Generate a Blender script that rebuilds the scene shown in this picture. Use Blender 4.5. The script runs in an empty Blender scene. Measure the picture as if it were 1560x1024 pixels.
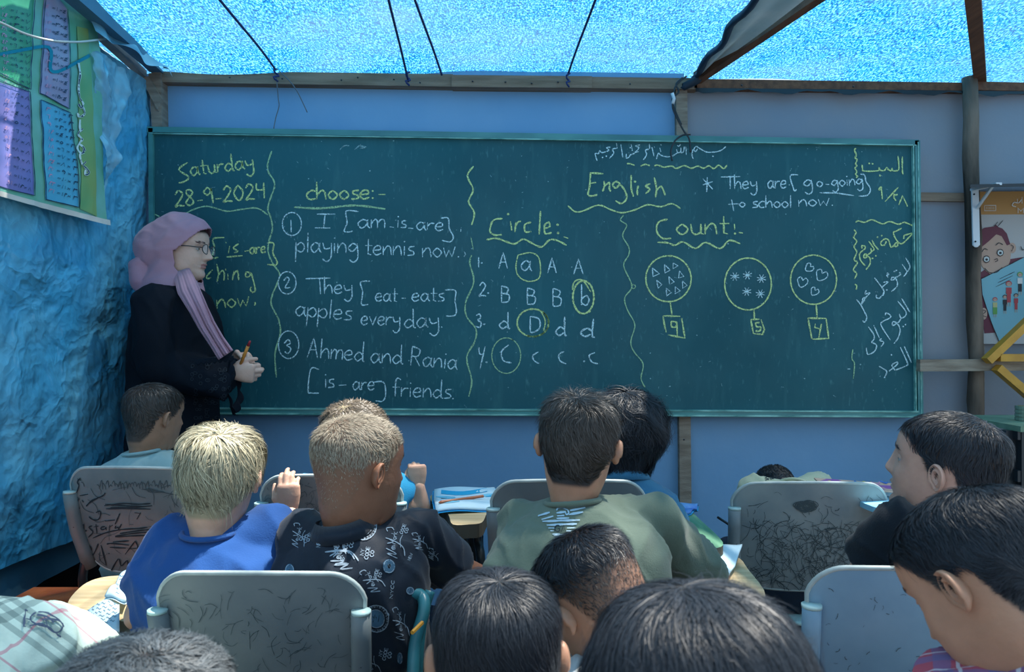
import bpy, bmesh, math, random
import numpy as np
from math import sin, cos, pi, radians as R
from mathutils import Vector, Matrix, Quaternion, noise
from mathutils.bvhtree import BVHTree
random.seed(7); np.random.seed(7)
SC = bpy.context.scene
COL = SC.collection
# ------------------------------------------------------------ camera, sky, sun, exposure
F, CX, CY, CZ = 1127.0, 780.0, 512.0, 1.25       # focal length in photo pixels, principal point, eye height
cam = bpy.data.cameras.new('camera'); cam.lens = 36*F/1560; cam.sensor_width = 36
cam.clip_start = .05; cam.dof.use_dof = True; cam.dof.focus_distance = 2.3; cam.dof.aperture_fstop = 9
co = bpy.data.objects.new('camera', cam); COL.objects.link(co)
co.location = (0, 0, CZ); co.rotation_euler = (R(90), 0, 0); SC.camera = co
SC.view_settings.view_transform = 'Standard'; SC.view_settings.look = 'None'
SC.view_settings.gamma = 1; SC.view_settings.use_curve_mapping = False
SC.view_settings.exposure = 0.45
w = bpy.data.worlds.new('sky'); SC.world = w; w.use_nodes = True
bg = w.node_tree.nodes['Background']; bg.inputs[0].default_value = (.60, .76, .90, 1); bg.inputs[1].default_value = 1.0
sun = bpy.data.lights.new('sun', 'SUN'); sun.energy = 10.5; sun.angle = R(1.0); sun.color = (1, .95, .86)
so = bpy.data.objects.new('sun', sun); COL.objects.link(so)
so.rotation_euler = Vector((-.30, -.17, -.93)).to_track_quat('-Z', 'Y').to_euler(); so.location = (2, 2, 6)

def P(px, py, Y):
    """point of the room that lies Y metres ahead of the eye, measured off the photograph"""
    return Vector(((px-CX)/F*Y, Y, CZ+(CY-py)/F*Y))

# ------------------------------------------------------------ materials
def mat(name, col, rough=.6, spec=.4, col2=None, nscale=20, bump=0, bscale=None, detail=4, sss=0, metal=0, trans=0,
        stretch=(1,1,1), ramp=(.35,.65), attr=None, attrcol=None, sheen=0, ridge=0):
    m = bpy.data.materials.new(name); m.use_nodes = True; nt = m.node_tree; n = nt.nodes; l = nt.links
    b = n['Principled BSDF']; b.inputs['Base Color'].default_value = (*col, 1)
    b.inputs['Roughness'].default_value = rough; b.inputs['Specular IOR Level'].default_value = spec
    b.inputs['Metallic'].default_value = metal
    if sheen: b.inputs['Sheen Weight'].default_value = sheen
    if sss:
        b.inputs['Subsurface Weight'].default_value = sss; b.inputs['Subsurface Radius'].default_value = (1, .35, .2)
        b.inputs['Subsurface Scale'].default_value = .012
    tc = n.new('ShaderNodeTexCoord'); mp = n.new('ShaderNodeMapping'); mp.inputs['Scale'].default_value = stretch
    l.new(tc.outputs['Object'], mp.inputs[0])
    out = None
    if col2 is not None:
        no = n.new('ShaderNodeTexNoise'); no.inputs['Scale'].default_value = nscale; no.inputs['Detail'].default_value = detail
        l.new(mp.outputs[0], no.inputs['Vector'])
        cr = n.new('ShaderNodeValToRGB'); cr.color_ramp.elements[0].position = ramp[0]; cr.color_ramp.elements[1].position = ramp[1]
        cr.color_ramp.elements[0].color = (*col, 1); cr.color_ramp.elements[1].color = (*col2, 1)
        l.new(no.outputs['Fac'], cr.inputs[0]); out = cr.outputs[0]
        l.new(out, b.inputs['Base Color'])
    if attr:
        at = n.new('ShaderNodeAttribute'); at.attribute_name = attr
        mx = n.new('ShaderNodeMix'); mx.data_type = 'RGBA'
        l.new(at.outputs['Fac'], mx.inputs[0])
        if out: l.new(out, mx.inputs[6])
        else: mx.inputs[6].default_value = (*col, 1)
        mx.inputs[7].default_value = (*attrcol, 1)
        l.new(mx.outputs[2], b.inputs['Base Color'])
    if ridge:
        nr = n.new('ShaderNodeTexNoise'); nr.noise_type = 'RIDGED_MULTIFRACTAL'; nr.inputs['Scale'].default_value = ridge[0]; nr.inputs['Detail'].default_value = 6; nr.inputs['Roughness'].default_value = .62
        l.new(mp.outputs[0], nr.inputs['Vector']); br = n.new('ShaderNodeBump'); br.inputs['Strength'].default_value = .75; br.inputs['Distance'].default_value = ridge[1]
        l.new(nr.outputs['Fac'], br.inputs['Height']); l.new(br.outputs[0], b.inputs['Normal'])
    if bump:
        nb = n.new('ShaderNodeTexNoise'); nb.inputs['Scale'].default_value = bscale or nscale*3; nb.inputs['Detail'].default_value = 5
        l.new(mp.outputs[0], nb.inputs['Vector'])
        bp = n.new('ShaderNodeBump'); bp.inputs['Strength'].default_value = bump; bp.inputs['Distance'].default_value = .01
        l.new(nb.outputs['Fac'], bp.inputs['Height'])
        if ridge: l.new(br.outputs[0], bp.inputs['Normal'])
        bp.inputs['Height'].is_linked; l.new(bp.outputs[0], b.inputs['Normal'])
    return m

M = {}
M['wood'] = mat('raw_timber', (.34,.28,.22), .75, .2, (.22,.17,.13), 9, .3, 60, stretch=(1,1,6))
M['beam'] = mat('beam_timber', (.30,.21,.15), .75, .2, (.19,.13,.09), 7, .3, 60, stretch=(.6,6,6))
M['beam_red'] = mat('rafter_timber', (.19,.085,.045), .7, .25, (.11,.05,.03), 7, .3, 60, stretch=(6,.6,6))
M['old_post'] = mat('old_dark_timber', (.24,.18,.14), .85, .15, (.04,.035,.03), 9, .6, 50, stretch=(1,1,.25))
M['sheet_blue_lit'] = mat('blue_lit_wall_sheet', (.165,.34,.55), .6, .3, (.20,.37,.57), 3, .12, 25)  # white sheet; blue light through the roof is put into its colour
M['sheet_grey'] = mat('greyish_wall_sheet', (.27,.28,.31), .65, .3, (.22,.26,.32), 2.2, .15, 25)
M['board_frame'] = mat('green_board_frame', (.03,.16,.17), .35, .6, (.07,.27,.26), 12, stretch=(.3,1,1))
M['frame_edge'] = mat('worn_frame_edge', (.30,.60,.52), .4, .5, (.05,.22,.2), 30, stretch=(.4,1,1))
M['rope'] = mat('navy_rope', (.03,.05,.16), .8, .2)
M['twine'] = mat('grey_twine', (.13,.15,.17), .8, .2)
M['white_cord'] = mat('white_cord', (.6,.6,.55), .6, .3)
M['black_metal'] = mat('black_metal', (.012,.018,.024), .35, .5)
M['teal_metal'] = mat('teal_metal', (.03,.17,.20), .35, .5, (.03,.18,.22), 20)
M['white_metal'] = mat('white_metal', (.62,.66,.7), .4, .5)
M['ply'] = mat('tablet_plywood', (.60,.47,.28), .5, .4, (.46,.34,.19), 6, .1, 60, stretch=(1,8,1))
M['ply_edge'] = mat('ply_dark_edge', (.10,.09,.07), .8, .2)
M['green_top'] = mat('green_tablet', (.10,.27,.16), .5, .4, (.17,.36,.22), 9, .1, 60, stretch=(6,1,1))
M['paper'] = mat('paper', (.55,.72,.80), .7, .2, (.62,.78,.84), 15)
M['blue_cover'] = mat('blue_cover', (.02,.33,.66), .4, .4)
M['yellow'] = mat('yellow_painted_timber', (.62,.30,.035), .5, .4, (.48,.22,.03), 10, .2, 50)
M['orange'] = mat('orange_board', (.62,.14,.03), .5, .4, (.42,.08,.02), 14, .2, 50)
M['ground'] = mat('dark_ground', (.045,.045,.045), .9, .1, (.10,.09,.075), 6, .5, 30)
M['dark_wall'] = mat('dark_boarding', (.012,.016,.02), .9, .1, (.03,.035,.04), 6, .3)
M['ink'] = mat('dark_ink', (.02,.035,.045), .7, .2)
M['faint_ink'] = mat('faint_ink', (.055,.08,.09), .7, .2)
M['pen_ink'] = mat('pencil_writing', (.16,.25,.32), .8, .1)
def chalk(name, c, thr):
    m = mat(name, c, .95, .05); nt = m.node_tree; n = nt.nodes; l = nt.links
    no = n.new('ShaderNodeTexNoise'); no.inputs['Scale'].default_value = 260; no.inputs['Detail'].default_value = 3
    tc = n.new('ShaderNodeTexCoord'); l.new(tc.outputs['Object'], no.inputs['Vector'])
    cr = n.new('ShaderNodeValToRGB'); cr.color_ramp.elements[0].position = thr-.10; cr.color_ramp.elements[1].position = thr+.10
    l.new(no.outputs['Fac'], cr.inputs[0])
    mx = n.new('ShaderNodeMixShader'); tr = n.new('ShaderNodeBsdfTransparent')
    l.new(cr.outputs[0], mx.inputs[0]); l.new(tr.outputs[0], mx.inputs[1])
    l.new(n['Principled BSDF'].outputs[0], mx.inputs[2]); l.new(mx.outputs[0], n['Material Output'].inputs[0])
    return m
M['chalk_w'] = chalk('white_chalk', (.60,.82,.86), .43)
M['chalk_y'] = chalk('yellow_chalk', (.64,.80,.34), .42)
M['chalk_g'] = chalk('faint_yellow_chalk', (.38,.60,.34), .40)
M['chalk_f'] = chalk('faint_white_chalk', (.30,.50,.52), .47)

def board_mat():
    m = mat('chalkboard_green', (.006,.075,.085), .38, .45); nt = m.node_tree; n = nt.nodes; l = nt.links; b = n['Principled BSDF']
    tc = n.new('ShaderNodeTexCoord')
    def nz(s, st, lo, hi, d=5):
        mp = n.new('ShaderNodeMapping'); mp.inputs['Scale'].default_value = st; l.new(tc.outputs['Object'], mp.inputs[0])
        no = n.new('ShaderNodeTexNoise'); no.inputs['Scale'].default_value = s; no.inputs['Detail'].default_value = d
        l.new(mp.outputs[0], no.inputs['Vector'])
        cr = n.new('ShaderNodeMapRange'); cr.inputs[1].default_value = lo; cr.inputs[2].default_value = hi
        l.new(no.outputs['Fac'], cr.inputs[0]); return cr.outputs[0]
    def mix(fac, a, c):
        mx = n.new('ShaderNodeMix'); mx.data_type = 'RGBA'; l.new(fac, mx.inputs[0])
        if isinstance(a, tuple): mx.inputs[6].default_value = a
        else: l.new(a, mx.inputs[6])
        mx.inputs[7].default_value = c; return mx.outputs[2]
    c = mix(nz(1.1, (1,1,1), .3, .75), (.003,.060,.076,1), (.008,.122,.150,1))
    c = mix(nz(2.2, (1,1,.7), .53, .95), c, (.035,.150,.165,1))       # wiped chalk smears
    c = mix(nz(7, (3,1,.5), .58, 1.1), c, (.05,.19,.20,1))
    c = mix(nz(90, (1,1,.3), .62, 1.0), c, (.10,.28,.29,1))
    l.new(c, b.inputs['Base Color']); l.new(nz(3, (1,1,1), -1.2, 1.4), b.inputs['Roughness'])
    return m
M['board'] = board_mat()

def net_mat(name='blue_woven_shade_sheet', h0=.02, h1=.07, hs=5.5, tint=1.0):
    """woven blue shade sheet: a thin translucent weave with open stitches that let part of the sun through"""
    m = bpy.data.materials.new(name); m.use_nodes = True; nt = m.node_tree; n = nt.nodes; l = nt.links
    for x in list(n):
        if x.type != 'OUTPUT_MATERIAL': n.remove(x)
    o = [x for x in n if x.type == 'OUTPUT_MATERIAL'][0]
    tc = n.new('ShaderNodeTexCoord')
    mp = n.new('ShaderNodeMapping'); mp.inputs['Scale'].default_value = (1, .45, 1); l.new(tc.outputs['Object'], mp.inputs[0])
    fine = n.new('ShaderNodeTexNoise'); fine.inputs['Scale'].default_value = 170; fine.inputs['Detail'].default_value = 3
    l.new(mp.outputs[0], fine.inputs['Vector'])
    big = n.new('ShaderNodeTexNoise'); big.inputs['Scale'].default_value = 1.6; big.inputs['Detail'].default_value = 3
    l.new(tc.outputs['Object'], big.inputs['Vector'])
    cr = n.new('ShaderNodeValToRGB'); e = cr.color_ramp.elements
    e[0].position = .36; e[0].color = (.0,.035,.17,1); e[1].position = .66; e[1].color = (.13,.36,.46,1)
    k = e.new(.50); k.color = (.004,.17,.37,1)
    l.new(fine.outputs['Fac'], cr.inputs[0])
    mx = n.new('ShaderNodeMix'); mx.data_type = 'RGBA'; mx.inputs[7].default_value = (.10,.20,.27,1)
    mr = n.new('ShaderNodeMapRange'); mr.inputs[1].default_value = .42; mr.inputs[2].default_value = .75; mr.inputs[4].default_value = .6
    l.new(big.outputs['Fac'], mr.inputs[0]); l.new(mr.outputs[0], mx.inputs[0]); l.new(cr.outputs[0], mx.inputs[6])
    tr = n.new('ShaderNodeBsdfTranslucent'); df = n.new('ShaderNodeBsdfDiffuse'); l.new(mx.outputs[2], tr.inputs[0]); l.new(mx.outputs[2], df.inputs[0])
    a = n.new('ShaderNodeMixShader'); a.inputs[0].default_value = .25; l.new(tr.outputs[0], a.inputs[1]); l.new(df.outputs[0], a.inputs[2])
    tp = n.new('ShaderNodeBsdfTransparent'); tp.inputs[0].default_value = (1,1,1,1)
    hole = n.new('ShaderNodeMapRange'); hole.inputs[1].default_value = .40; hole.inputs[2].default_value = .62
    hole.inputs[3].default_value = h0; hole.inputs[4].default_value = h1
    hn = n.new('ShaderNodeTexNoise'); hn.inputs['Scale'].default_value = hs; hn.inputs['Detail'].default_value = 1
    l.new(tc.outputs['Object'], hn.inputs['Vector']); l.new(hn.outputs['Fac'], hole.inputs[0])
    s = n.new('ShaderNodeMixShader'); l.new(hole.outputs[0], s.inputs[0]); l.new(a.outputs[0], s.inputs[1]); l.new(tp.outputs[0], s.inputs[2])
    l.new(s.outputs[0], o.inputs[0]); return m
M['net'] = net_mat(); M['net_sun_gaps'] = net_mat('sun_gap_shade_sheet', .12, .92, 3.2)
M['tarp'] = mat('blue_tarpaulin', (.06,.37,.62), .30, .6, (.18,.52,.70), 2.5, .3, 30, detail=8, ridge=(3.2,.05), ramp=(.4,.7))
nt = M['tarp'].node_tree; bs = nt.nodes['Principled BSDF']; prev = bs.inputs['Normal'].links[0].from_socket
tcd = nt.nodes.new('ShaderNodeTexCoord'); nzd = nt.nodes.new('ShaderNodeTexNoise'); nzd.inputs['Scale'].default_value = 4; nzd.inputs['Detail'].default_value = 3
mxd = nt.nodes.new('ShaderNodeMix'); mxd.data_type = 'RGBA'; mxd.blend_type = 'ADD'; mxd.inputs[0].default_value = .35
nt.links.new(tcd.outputs['Object'], nzd.inputs['Vector']); nt.links.new(tcd.outputs['Object'], mxd.inputs[6]); nt.links.new(nzd.outputs['Color'], mxd.inputs[7])
for sc_, d_, w_ in ((5, .035, .22), (12, .014, .20), (27, .006, .2)):      # sharp creases of folded plastic
    vo = nt.nodes.new('ShaderNodeTexVoronoi'); vo.feature = 'F1'; vo.inputs['Scale'].default_value = sc_; nt.links.new(mxd.outputs[2], vo.inputs['Vector'])
    bp_ = nt.nodes.new('ShaderNodeBump'); bp_.inputs['Strength'].default_value = 1.0; bp_.inputs['Distance'].default_value = d_*.62; nt.links.new(vo.outputs['Distance'], bp_.inputs['Height']); nt.links.new(prev, bp_.inputs['Normal']); prev = bp_.outputs[0]
nt.links.new(prev, bs.inputs['Normal'])
M['tarp_grey'] = mat('grey_blue_sheet', (.05,.16,.25), .6, .4, (.08,.2,.3), 4, .3, 20)

# ------------------------------------------------------------ object helpers
def prop(o, label=None, cat=None, group=None, kind=None):
    if label: o['label'] = label
    if cat: o['category'] = cat
    if group: o['group'] = group
    if kind: o['kind'] = kind
    return o
def link(name, me, m=None, parent=None, smooth=True):
    o = bpy.data.objects.new(name, me); COL.objects.link(o)
    if m is not None:
        me.materials.clear(); me.materials.append(m)
    if smooth: me.shade_smooth()
    if parent is not None:
        o.parent = parent; o.matrix_parent_inverse = Matrix.Translation(-parent.location) if parent.rotation_euler.z == 0 else parent_world(parent).inverted()
    return o
def parent_world(p): return Matrix.Translation(p.location) @ p.rotation_euler.to_matrix().to_4x4()
def empty(name, loc, label=None, cat=None, group=None):
    o = bpy.data.objects.new(name, None); COL.objects.link(o); o.location = loc; o.empty_display_size = .05
    return prop(o, label, cat, group)
def meshof(V, Fc, name='m'):
    me = bpy.data.meshes.new(name); me.from_pydata([tuple(v) for v in V], [], Fc); me.update(); return me
class MB:
    """collects shapes (world coordinates) into one mesh"""
    def __init__(s): s.v = []; s.f = []
    def add(s, V, Fc):
        k = len(s.v); s.v += [Vector(v) for v in V]; s.f += [tuple(i+k for i in f) for f in Fc]; return s
    def hexa(s, a, b):      # a: 4 corners of one end, b: 4 of the other
        return s.add(list(a)+list(b), [(3,2,1,0),(4,5,6,7),(0,1,5,4),(1,2,6,5),(2,3,7,6),(3,0,4,7)])
    def box(s, x0, x1, y0, y1, z0, z1):
        return s.hexa([(x0,y0,z0),(x1,y0,z0),(x1,y1,z0),(x0,y1,z0)], [(x0,y0,z1),(x1,y0,z1),(x1,y1,z1),(x0,y1,z1)])
    def bar(s, a, b, w, h, up=Vector((0,0,1))):
        a = Vector(a); b = Vector(b); d = (b-a).normalized(); x = d.cross(up)
        if x.length < 1e-4: x = Vector((1,0,0))
        x.normalize(); y = x.cross(d)
        q = [x*sx*w/2+y*sy*h/2 for sx, sy in ((-1,-1),(1,-1),(1,1),(-1,1))]
        return s.hexa([a+t for t in q], [b+t for t in q])
    def tube(s, pts, r, n=10, cap=True, close=False):
        pts = [Vector(p) for p in pts]; m = len(pts)
        rr = r if isinstance(r, (list, tuple)) else [r]*m
        V = []; ref = None
        for i, p in enumerate(pts):
            t = (pts[min(i+1, m-1)]-pts[max(i-1, 0)]).normalized()
            if ref is None: ref = t.orthogonal().normalized()
            ref = (ref - t*ref.dot(t)).normalized(); bi = t.cross(ref)
            q = rr[i]; qa, qb = q if isinstance(q, (tuple, list)) else (q, q)
            V += [p+ref*cos(2*pi*k/n)*qa+bi*sin(2*pi*k/n)*qb for k in range(n)]
        Fc = [(i*n+k, i*n+(k+1)%n, (i+1)*n+(k+1)%n, (i+1)*n+k) for i in range(m-1) for k in range(n)]
        if cap: Fc += [tuple(reversed(range(n))), tuple(range((m-1)*n, m*n))]
        return s.add(V, Fc)
    def ball(s, c, r, n=12, m=8, rot=None):
        c = Vector(c); r = r if isinstance(r, (tuple, list)) else (r, r, r); V = []; 
        for i in range(1, m):
            for k in range(n):
                v = Vector((r[0]*sin(pi*i/m)*cos(2*pi*k/n), r[1]*sin(pi*i/m)*sin(2*pi*k/n), r[2]*cos(pi*i/m)))
                V.append(c+(rot @ v if rot is not None else v))
        for sg in (1, -1):
            v = Vector((0,0,sg*r[2])); V.append(c+(rot @ v if rot is not None else v))
        a = len(V)-2
        Fc = [(i*n+k, (i+1)*n+k, (i+1)*n+(k+1)%n, i*n+(k+1)%n) for i in range(m-2) for k in range(n)]
        Fc += [(a, k, (k+1)%n) for k in range(n)] + [(a+1, (m-2)*n+(k+1)%n, (m-2)*n+k) for k in range(n)]
        return s.add(V, Fc)
    def grid(s, fn, nu, nv):
        V = [fn(i/nu, j/nv) for i in range(nu+1) for j in range(nv+1)]
        return s.add(V, [(i*(nv+1)+j, (i+1)*(nv+1)+j, (i+1)*(nv+1)+j+1, i*(nv+1)+j+1) for i in range(nu) for j in range(nv)])
    def loft(s, secs, n=24, cap=True):   # secs: (centre, xaxis*rx, yaxis*ry, exponent)
        V = []
        for c, ax, ay, e in secs:
            for k in range(n):
                a = 2*pi*k/n; ca, sa = cos(a), sin(a)
                V.append(Vector(c)+Vector(ax)*math.copysign(abs(ca)**(2/e), ca)+Vector(ay)*math.copysign(abs(sa)**(2/e), sa))
        m = len(secs)
        Fc = [(i*n+k, i*n+(k+1)%n, (i+1)*n+(k+1)%n, (i+1)*n+k) for i in range(m-1) for k in range(n)]
        if cap: Fc += [tuple(reversed(range(n))), tuple(range((m-1)*n, m*n))]
        return s.add(V, Fc)
    def mesh(s, name='m'): return meshof(s.v, s.f, name)
    def obj(s, name, m, parent=None, smooth=False):
        me = s.mesh(name)
        bm = bmesh.new(); bm.from_mesh(me); bmesh.ops.recalc_face_normals(bm, faces=bm.faces); bm.to_mesh(me); bm.free()
        return link(name, me, m, parent, smooth)
def apply_mods(me, mods):
    """runs modifiers (list of (type, settings)) over a mesh and returns the new mesh"""
    o = bpy.data.objects.new('tmp', me); COL.objects.link(o)
    for t, kw in mods:
        md = o.modifiers.new(t, t)
        for k, v in kw.items(): setattr(md, k, v)
    dg = bpy.context.evaluated_depsgraph_get(); dg.update()
    r = bpy.data.meshes.new_from_object(o.evaluated_get(dg))
    bpy.data.objects.remove(o); return r
def remesh(me, vox, smooth=4, fac=.5):
    return apply_mods(me, [('REMESH', dict(mode='VOXEL', voxel_size=vox)), ('SMOOTH', dict(factor=fac, iterations=smooth))])
def catmull(pts, per=4, closed=False):
    pts = [Vector(p) for p in pts]
    if len(pts) < 3: return pts
    n = len(pts); out = []
    g = (lambda i: pts[i % n]) if closed else (lambda i: pts[max(0, min(n-1, i))])
    for i in range(n if closed else n-1):
        a, b, c, d = g(i-1), g(i), g(i+1), g(i+2)
        for k in range(per):
            t = k/per; out.append(.5*((2*b)+(c-a)*t+(2*a-5*b+4*c-d)*t*t+(3*b-a-3*c+d)*t**3))
    out.append(pts[0] if closed else pts[-1]); return out

# ------------------------------------------------------------ strokes: handwriting and print
GL = {}
def _g(ch, adv, *st):
    GL[ch] = (adv/10, [(s[0] == '!', [(float(a)/10, float(b)/10) for a, b in zip(*[iter(s.lstrip('!').split())]*2)]) for s in st])
_g('a',11,'8 8 4 10 0 5 3 0 7 4 8 10 8 3 10 0'); _g('b',10,'0 20 0 0','0 6 5 9 8 5 5 0 0 2'); _g('c',9,'8 9 4 10 0 5 3 0 8 1')
_g('d',11,'8 6 4 9 0 4 3 0 7 3','8 20 8 2 10 0'); _g('e',10,'0 5 7 6 6 10 2 9 0 4 3 0 8 2'); _g('f',9,'8 18 5 20 3 16 3 0','!0 10 7 10')
_g('g',11,'8 8 4 10 0 5 4 2 8 7','8 10 9 -4 5 -9 1 -6'); _g('h',10,'!0 20 0 0','0 4 4 10 7 8 8 0'); _g('i',4,'!1 10 1 0','!1 15 1.5 13.5')
_g('k',9,'!0 20 0 0','!7 11 0 5 8 0'); _g('l',4,'!1 20 1 0'); _g('m',13,'!0 10 0 0','0 5 3 10 5 8 5 0','5 5 8 10 11 8 11 0')
_g('n',10,'!0 10 0 0','0 4 4 10 7 8 8 0'); _g('o',10,'4 10 0 5 4 0 8 5 4 10'); _g('p',10,'!0 10 0 -10','0 6 5 10 8 5 5 0 0 3')
_g('r',8,'!0 10 0 0','0 5 3 9 7 9'); _g('s',8,'7 10 2 9 2 6 6 4 6 1 0 0'); _g('t',8,'!3 17 3 1 6 0','!0 10 7 10')
_g('u',10,'0 10 1 2 4 0 7 3 7 10','!7 10 7 1 9 0'); _g('v',10,'!0 10 4 0 8 10'); _g('w',13,'!0 10 2 0 5 7 8 0 11 11'); _g('x',9,'!0 10 7 0','!7 10 0 0')
_g('y',10,'0 10 2 4 7 5','8 10 8 -4 4 -9 0 -6')
_g('A',13,'!0 0 5 20 10 0','!2 8 8 8'); _g('B',12,'!0 20 0 0','0 20 8 17 6 11 0 11','0 11 9 9 8 1 0 0'); _g('C',12,'10 18 5 20 0 10 4 0 10 2')
_g('D',13,'!0 20 0 0','0 20 9 17 10 6 4 0 0 0'); _g('E',11,'!9 20 0 20 0 0 9 0','!0 10 8 10'); _g('I',12,'!0 20 10 20','!5 20 5 0','!0 0 10 0')
_g('K',12,'!0 20 0 0','!10 20 0 9 10 0'); _g('M',15,'!0 0 0 20 6 8 12 20 12 0'); _g('N',13,'!0 0 0 20 10 0 10 20'); _g('O',14,'6 20 0 10 6 0 12 10 6 20')
_g('R',12,'!0 20 0 0','0 20 8 17 6 10 0 10','!3 10 9 0'); _g('S',11,'9 18 4 20 1 15 8 7 7 1 0 1'); _g('T',14,'!0 20 13 20','!6.5 20 6.5 0')
_g('W',17,'!0 20 4 0 8 14 12 0 16 20'); _g('Y',12,'!0 20 5 10 10 20','!5 10 5 0'); _g('G',13,'10 18 5 20 0 10 4 0 10 3 10 9 6 9')
_g('0',12,'5 20 0 10 5 0 10 10 5 20'); _g('1',5,'!1 20 1 0'); _g('2',12,'1 15 5 20 9 15 5 7 0 0 4 1 10 0'); _g('3',10,'1 18 6 20 7 14 3 11 8 7 6 0 0 2')
_g('4',11,'1 20 1 12 8 11','!9 20 8 0'); _g('5',10,'8 20 1 19 1 12 7 11 8 4 4 0 0 2'); _g('6',11,'8 19 2 12 0 5 4 0 8 5 4 9 1 6'); _g('7',11,'!0 20 9 20 4 0'); _g('8',11,'8 17 4 20 1 16 8 5 4 0 0 4 7 14 8 17'); _g('9',11,'8 16 4 20 0 15 4 11 8 16 8 18 9 0')
_g('.',5,'!1 0 2 1'); _g(',',5,'1 3 2 1 1 -1'); _g(':',5,'!1 9 2 8','!1 1 2 0'); _g('-',9,'!1 5 7 5'); _g(' ',7)
# Arabic-Indic digits for the table banner
AR = {'٠':['!4 8 5 9'],'١':['!4 18 5 0'],'٢':['3 0 4 18 8 13 9 18'],'٣':['3 0 3 18 5 13 7 18 9 14 10 18'],'٤':['8 18 2 13 7 10 1 3 8 1'],
      '٥':['4 14 1 6 5 2 8 7 4 14'],'٦':['!1 17 7 18 7 0'],'٧':['!0 18 4 0 8 18'],'٨':['!0 0 4 18 8 0'],'٩':['7 12 3 18 2 11 7 12 7 0']}
for k_, v_ in AR.items(): _g(k_, 10, *v_)
_g('×',11,'!1 13 8 4','!8 13 1 4'); _g('=',11,'!1 11 8 11','!1 6 8 6')

class Ink:
    """stroke collector: polylines measured in photo pixels turned into thin ribbons through map fn(px,py)->point"""
    def __init__(s, fn):
        s.n = 0; s.b = {}; eye = Vector((0, 0, CZ))
        def g(x, y):
            p = fn(x, y); return None if p is None else p+(eye-p).normalized()*(min(s.n, 500)*3e-6)
        s.fn = g
    def line(s, pts, w=2.0, m='w', smooth=True, closed=False, jit=0):
        s.n += 1; pts = [Vector((p[0], p[1])) for p in pts]
        if closed and not smooth: pts.append(pts[0])
        q = catmull(pts, 4, closed) if smooth and len(pts) > 2 else pts
        # densify straight parts
        d = [q[0]]
        for a, b in zip(q, q[1:]):
            k = max(1, int((b-a).length/6)); d += [a.lerp(b, (i+1)/k) for i in range(k)]
        V = []; B = s.b.setdefault(m, MB()); n = len(d)
        for i in range(n):
            t = d[min(n-1, i+1)]-d[max(0, i-1)]
            if t.length < 1e-6: t = Vector((1, 0))
            t.normalize(); nn = Vector((-t.y, t.x)); ww = w*.5*(1+.22*sin(i*1.7+pts[0].x))
            if w >= 4: ww = w*.5
            elif i in (0, n-1): ww *= .6
            V.append((s.fn(*(d[i]+nn*ww)), s.fn(*(d[i]-nn*ww))))
        for (a, b), (c, e) in zip(V, V[1:]):
            if None in (a, b, c, e): continue
            if (a-c).length > .08 or (a-b).length > .05: continue
            B.add([a, b, e, c], [(0, 1, 2, 3)])
    def dot(s, x, y, r=1.6, m='w'):
        s.n += 1; B = s.b.setdefault(m, MB()); V = [s.fn(x+r*cos(k*pi/4), y+r*.9*sin(k*pi/4)) for k in range(8)]
        if None not in V: B.add(V, [tuple(range(8))])
    def word(s, text, p0, p1, xh, w=2.0, m='w', fit=True):
        tot = sum(GL[c][0] for c in text)-.2
        p0 = Vector(p0); p1 = Vector(p1); d = (p1-p0); L = d.length; d.normalize(); up = Vector((d.y, -d.x)); sx = L/tot; x = 0
        for c in text:
            a, st = GL[c]
            for sharp, pl in st:
                q = [p0+d*((x+u)*sx)+up*(v*xh) for u, v in pl]
                if len(q) == 2 and (q[0]-q[1]).length < xh*.25: s.dot(q[0].x, q[0].y, w*.62, m)
                else: s.line(q, w, m, not sharp)
            x += a
    def crop(s, x0, y0, k): return lambda pts: [(x0+a/k, y0+b/k) for a, b in zip(*[iter(pts)]*2)]
    def ell(s, c, rx, ry, w=2.0, m='w', a0=-1.2, turns=1.03):
        s.line([(c[0]+rx*cos(a0+t*2*pi*turns/22), c[1]+ry*sin(a0+t*2*pi*turns/22)) for t in range(23)], w, m)
    def build(s, names, parent, mats):
        out = []
        for k, B in s.b.items():
            if B.v: out.append(prop(link(names, B.mesh(names), M[mats[k]], parent, False), kind='stuff'))
        return out
def on_surface(obj, off=.0015):
    """maps a photo pixel onto the surface of an object (decals that follow cloth or plastic)"""
    me = obj.data; mw = parent_world(obj.parent) @ obj.matrix_parent_inverse if obj.parent else Matrix()
    bv = BVHTree.FromPolygons([mw @ v.co for v in me.vertices], [tuple(p.vertices) for p in me.polygons])
    eye = Vector((0, 0, CZ))
    def fn(px, py):
        d = Vector(((px-CX)/F, 1, (CY-py)/F)).normalized(); h = bv.ray_cast(eye, d)
        if h[0] is None: return None
        n = h[1] if h[1].dot(d) < 0 else -h[1]
        return h[0]+n*off
    return fn
# ------------------------------------------------------------ the setting
YW = 3.20
o = MB().box(-3.0, 4.5, -1.5, 4.2, -.05, 0).obj('floor', M['ground']); prop(o, kind='structure')
def quadslab(c, y0, y1):  # c: four photo pixels at depth y0, thickness to y1 (metres), kept parallel
    a = [P(x, y, y0) for x, y in c]; return MB().hexa(a, [v+Vector((0, y1-y0, 0)) for v in a])
wb = quadslab([(205,100),(1042,112),(1042,1000),(205,1000)], YW, YW+.02).obj('wall_back', M['sheet_blue_lit']); prop(wb, kind='structure')
def wpart(name, c, y0, y1, m): return quadslab(c, y0, y1).obj(name, M[m], wb)
wpart('sheet_panel', [(1038,120),(1760,132),(1760,1000),(1038,1000)], YW-.002, YW+.02, 'sheet_grey')
wpart('sheet_panel', [(1040,630),(1485,630),(1485,1000),(1040,1000)], YW-.004, YW-.002, 'sheet_blue_lit')
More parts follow.
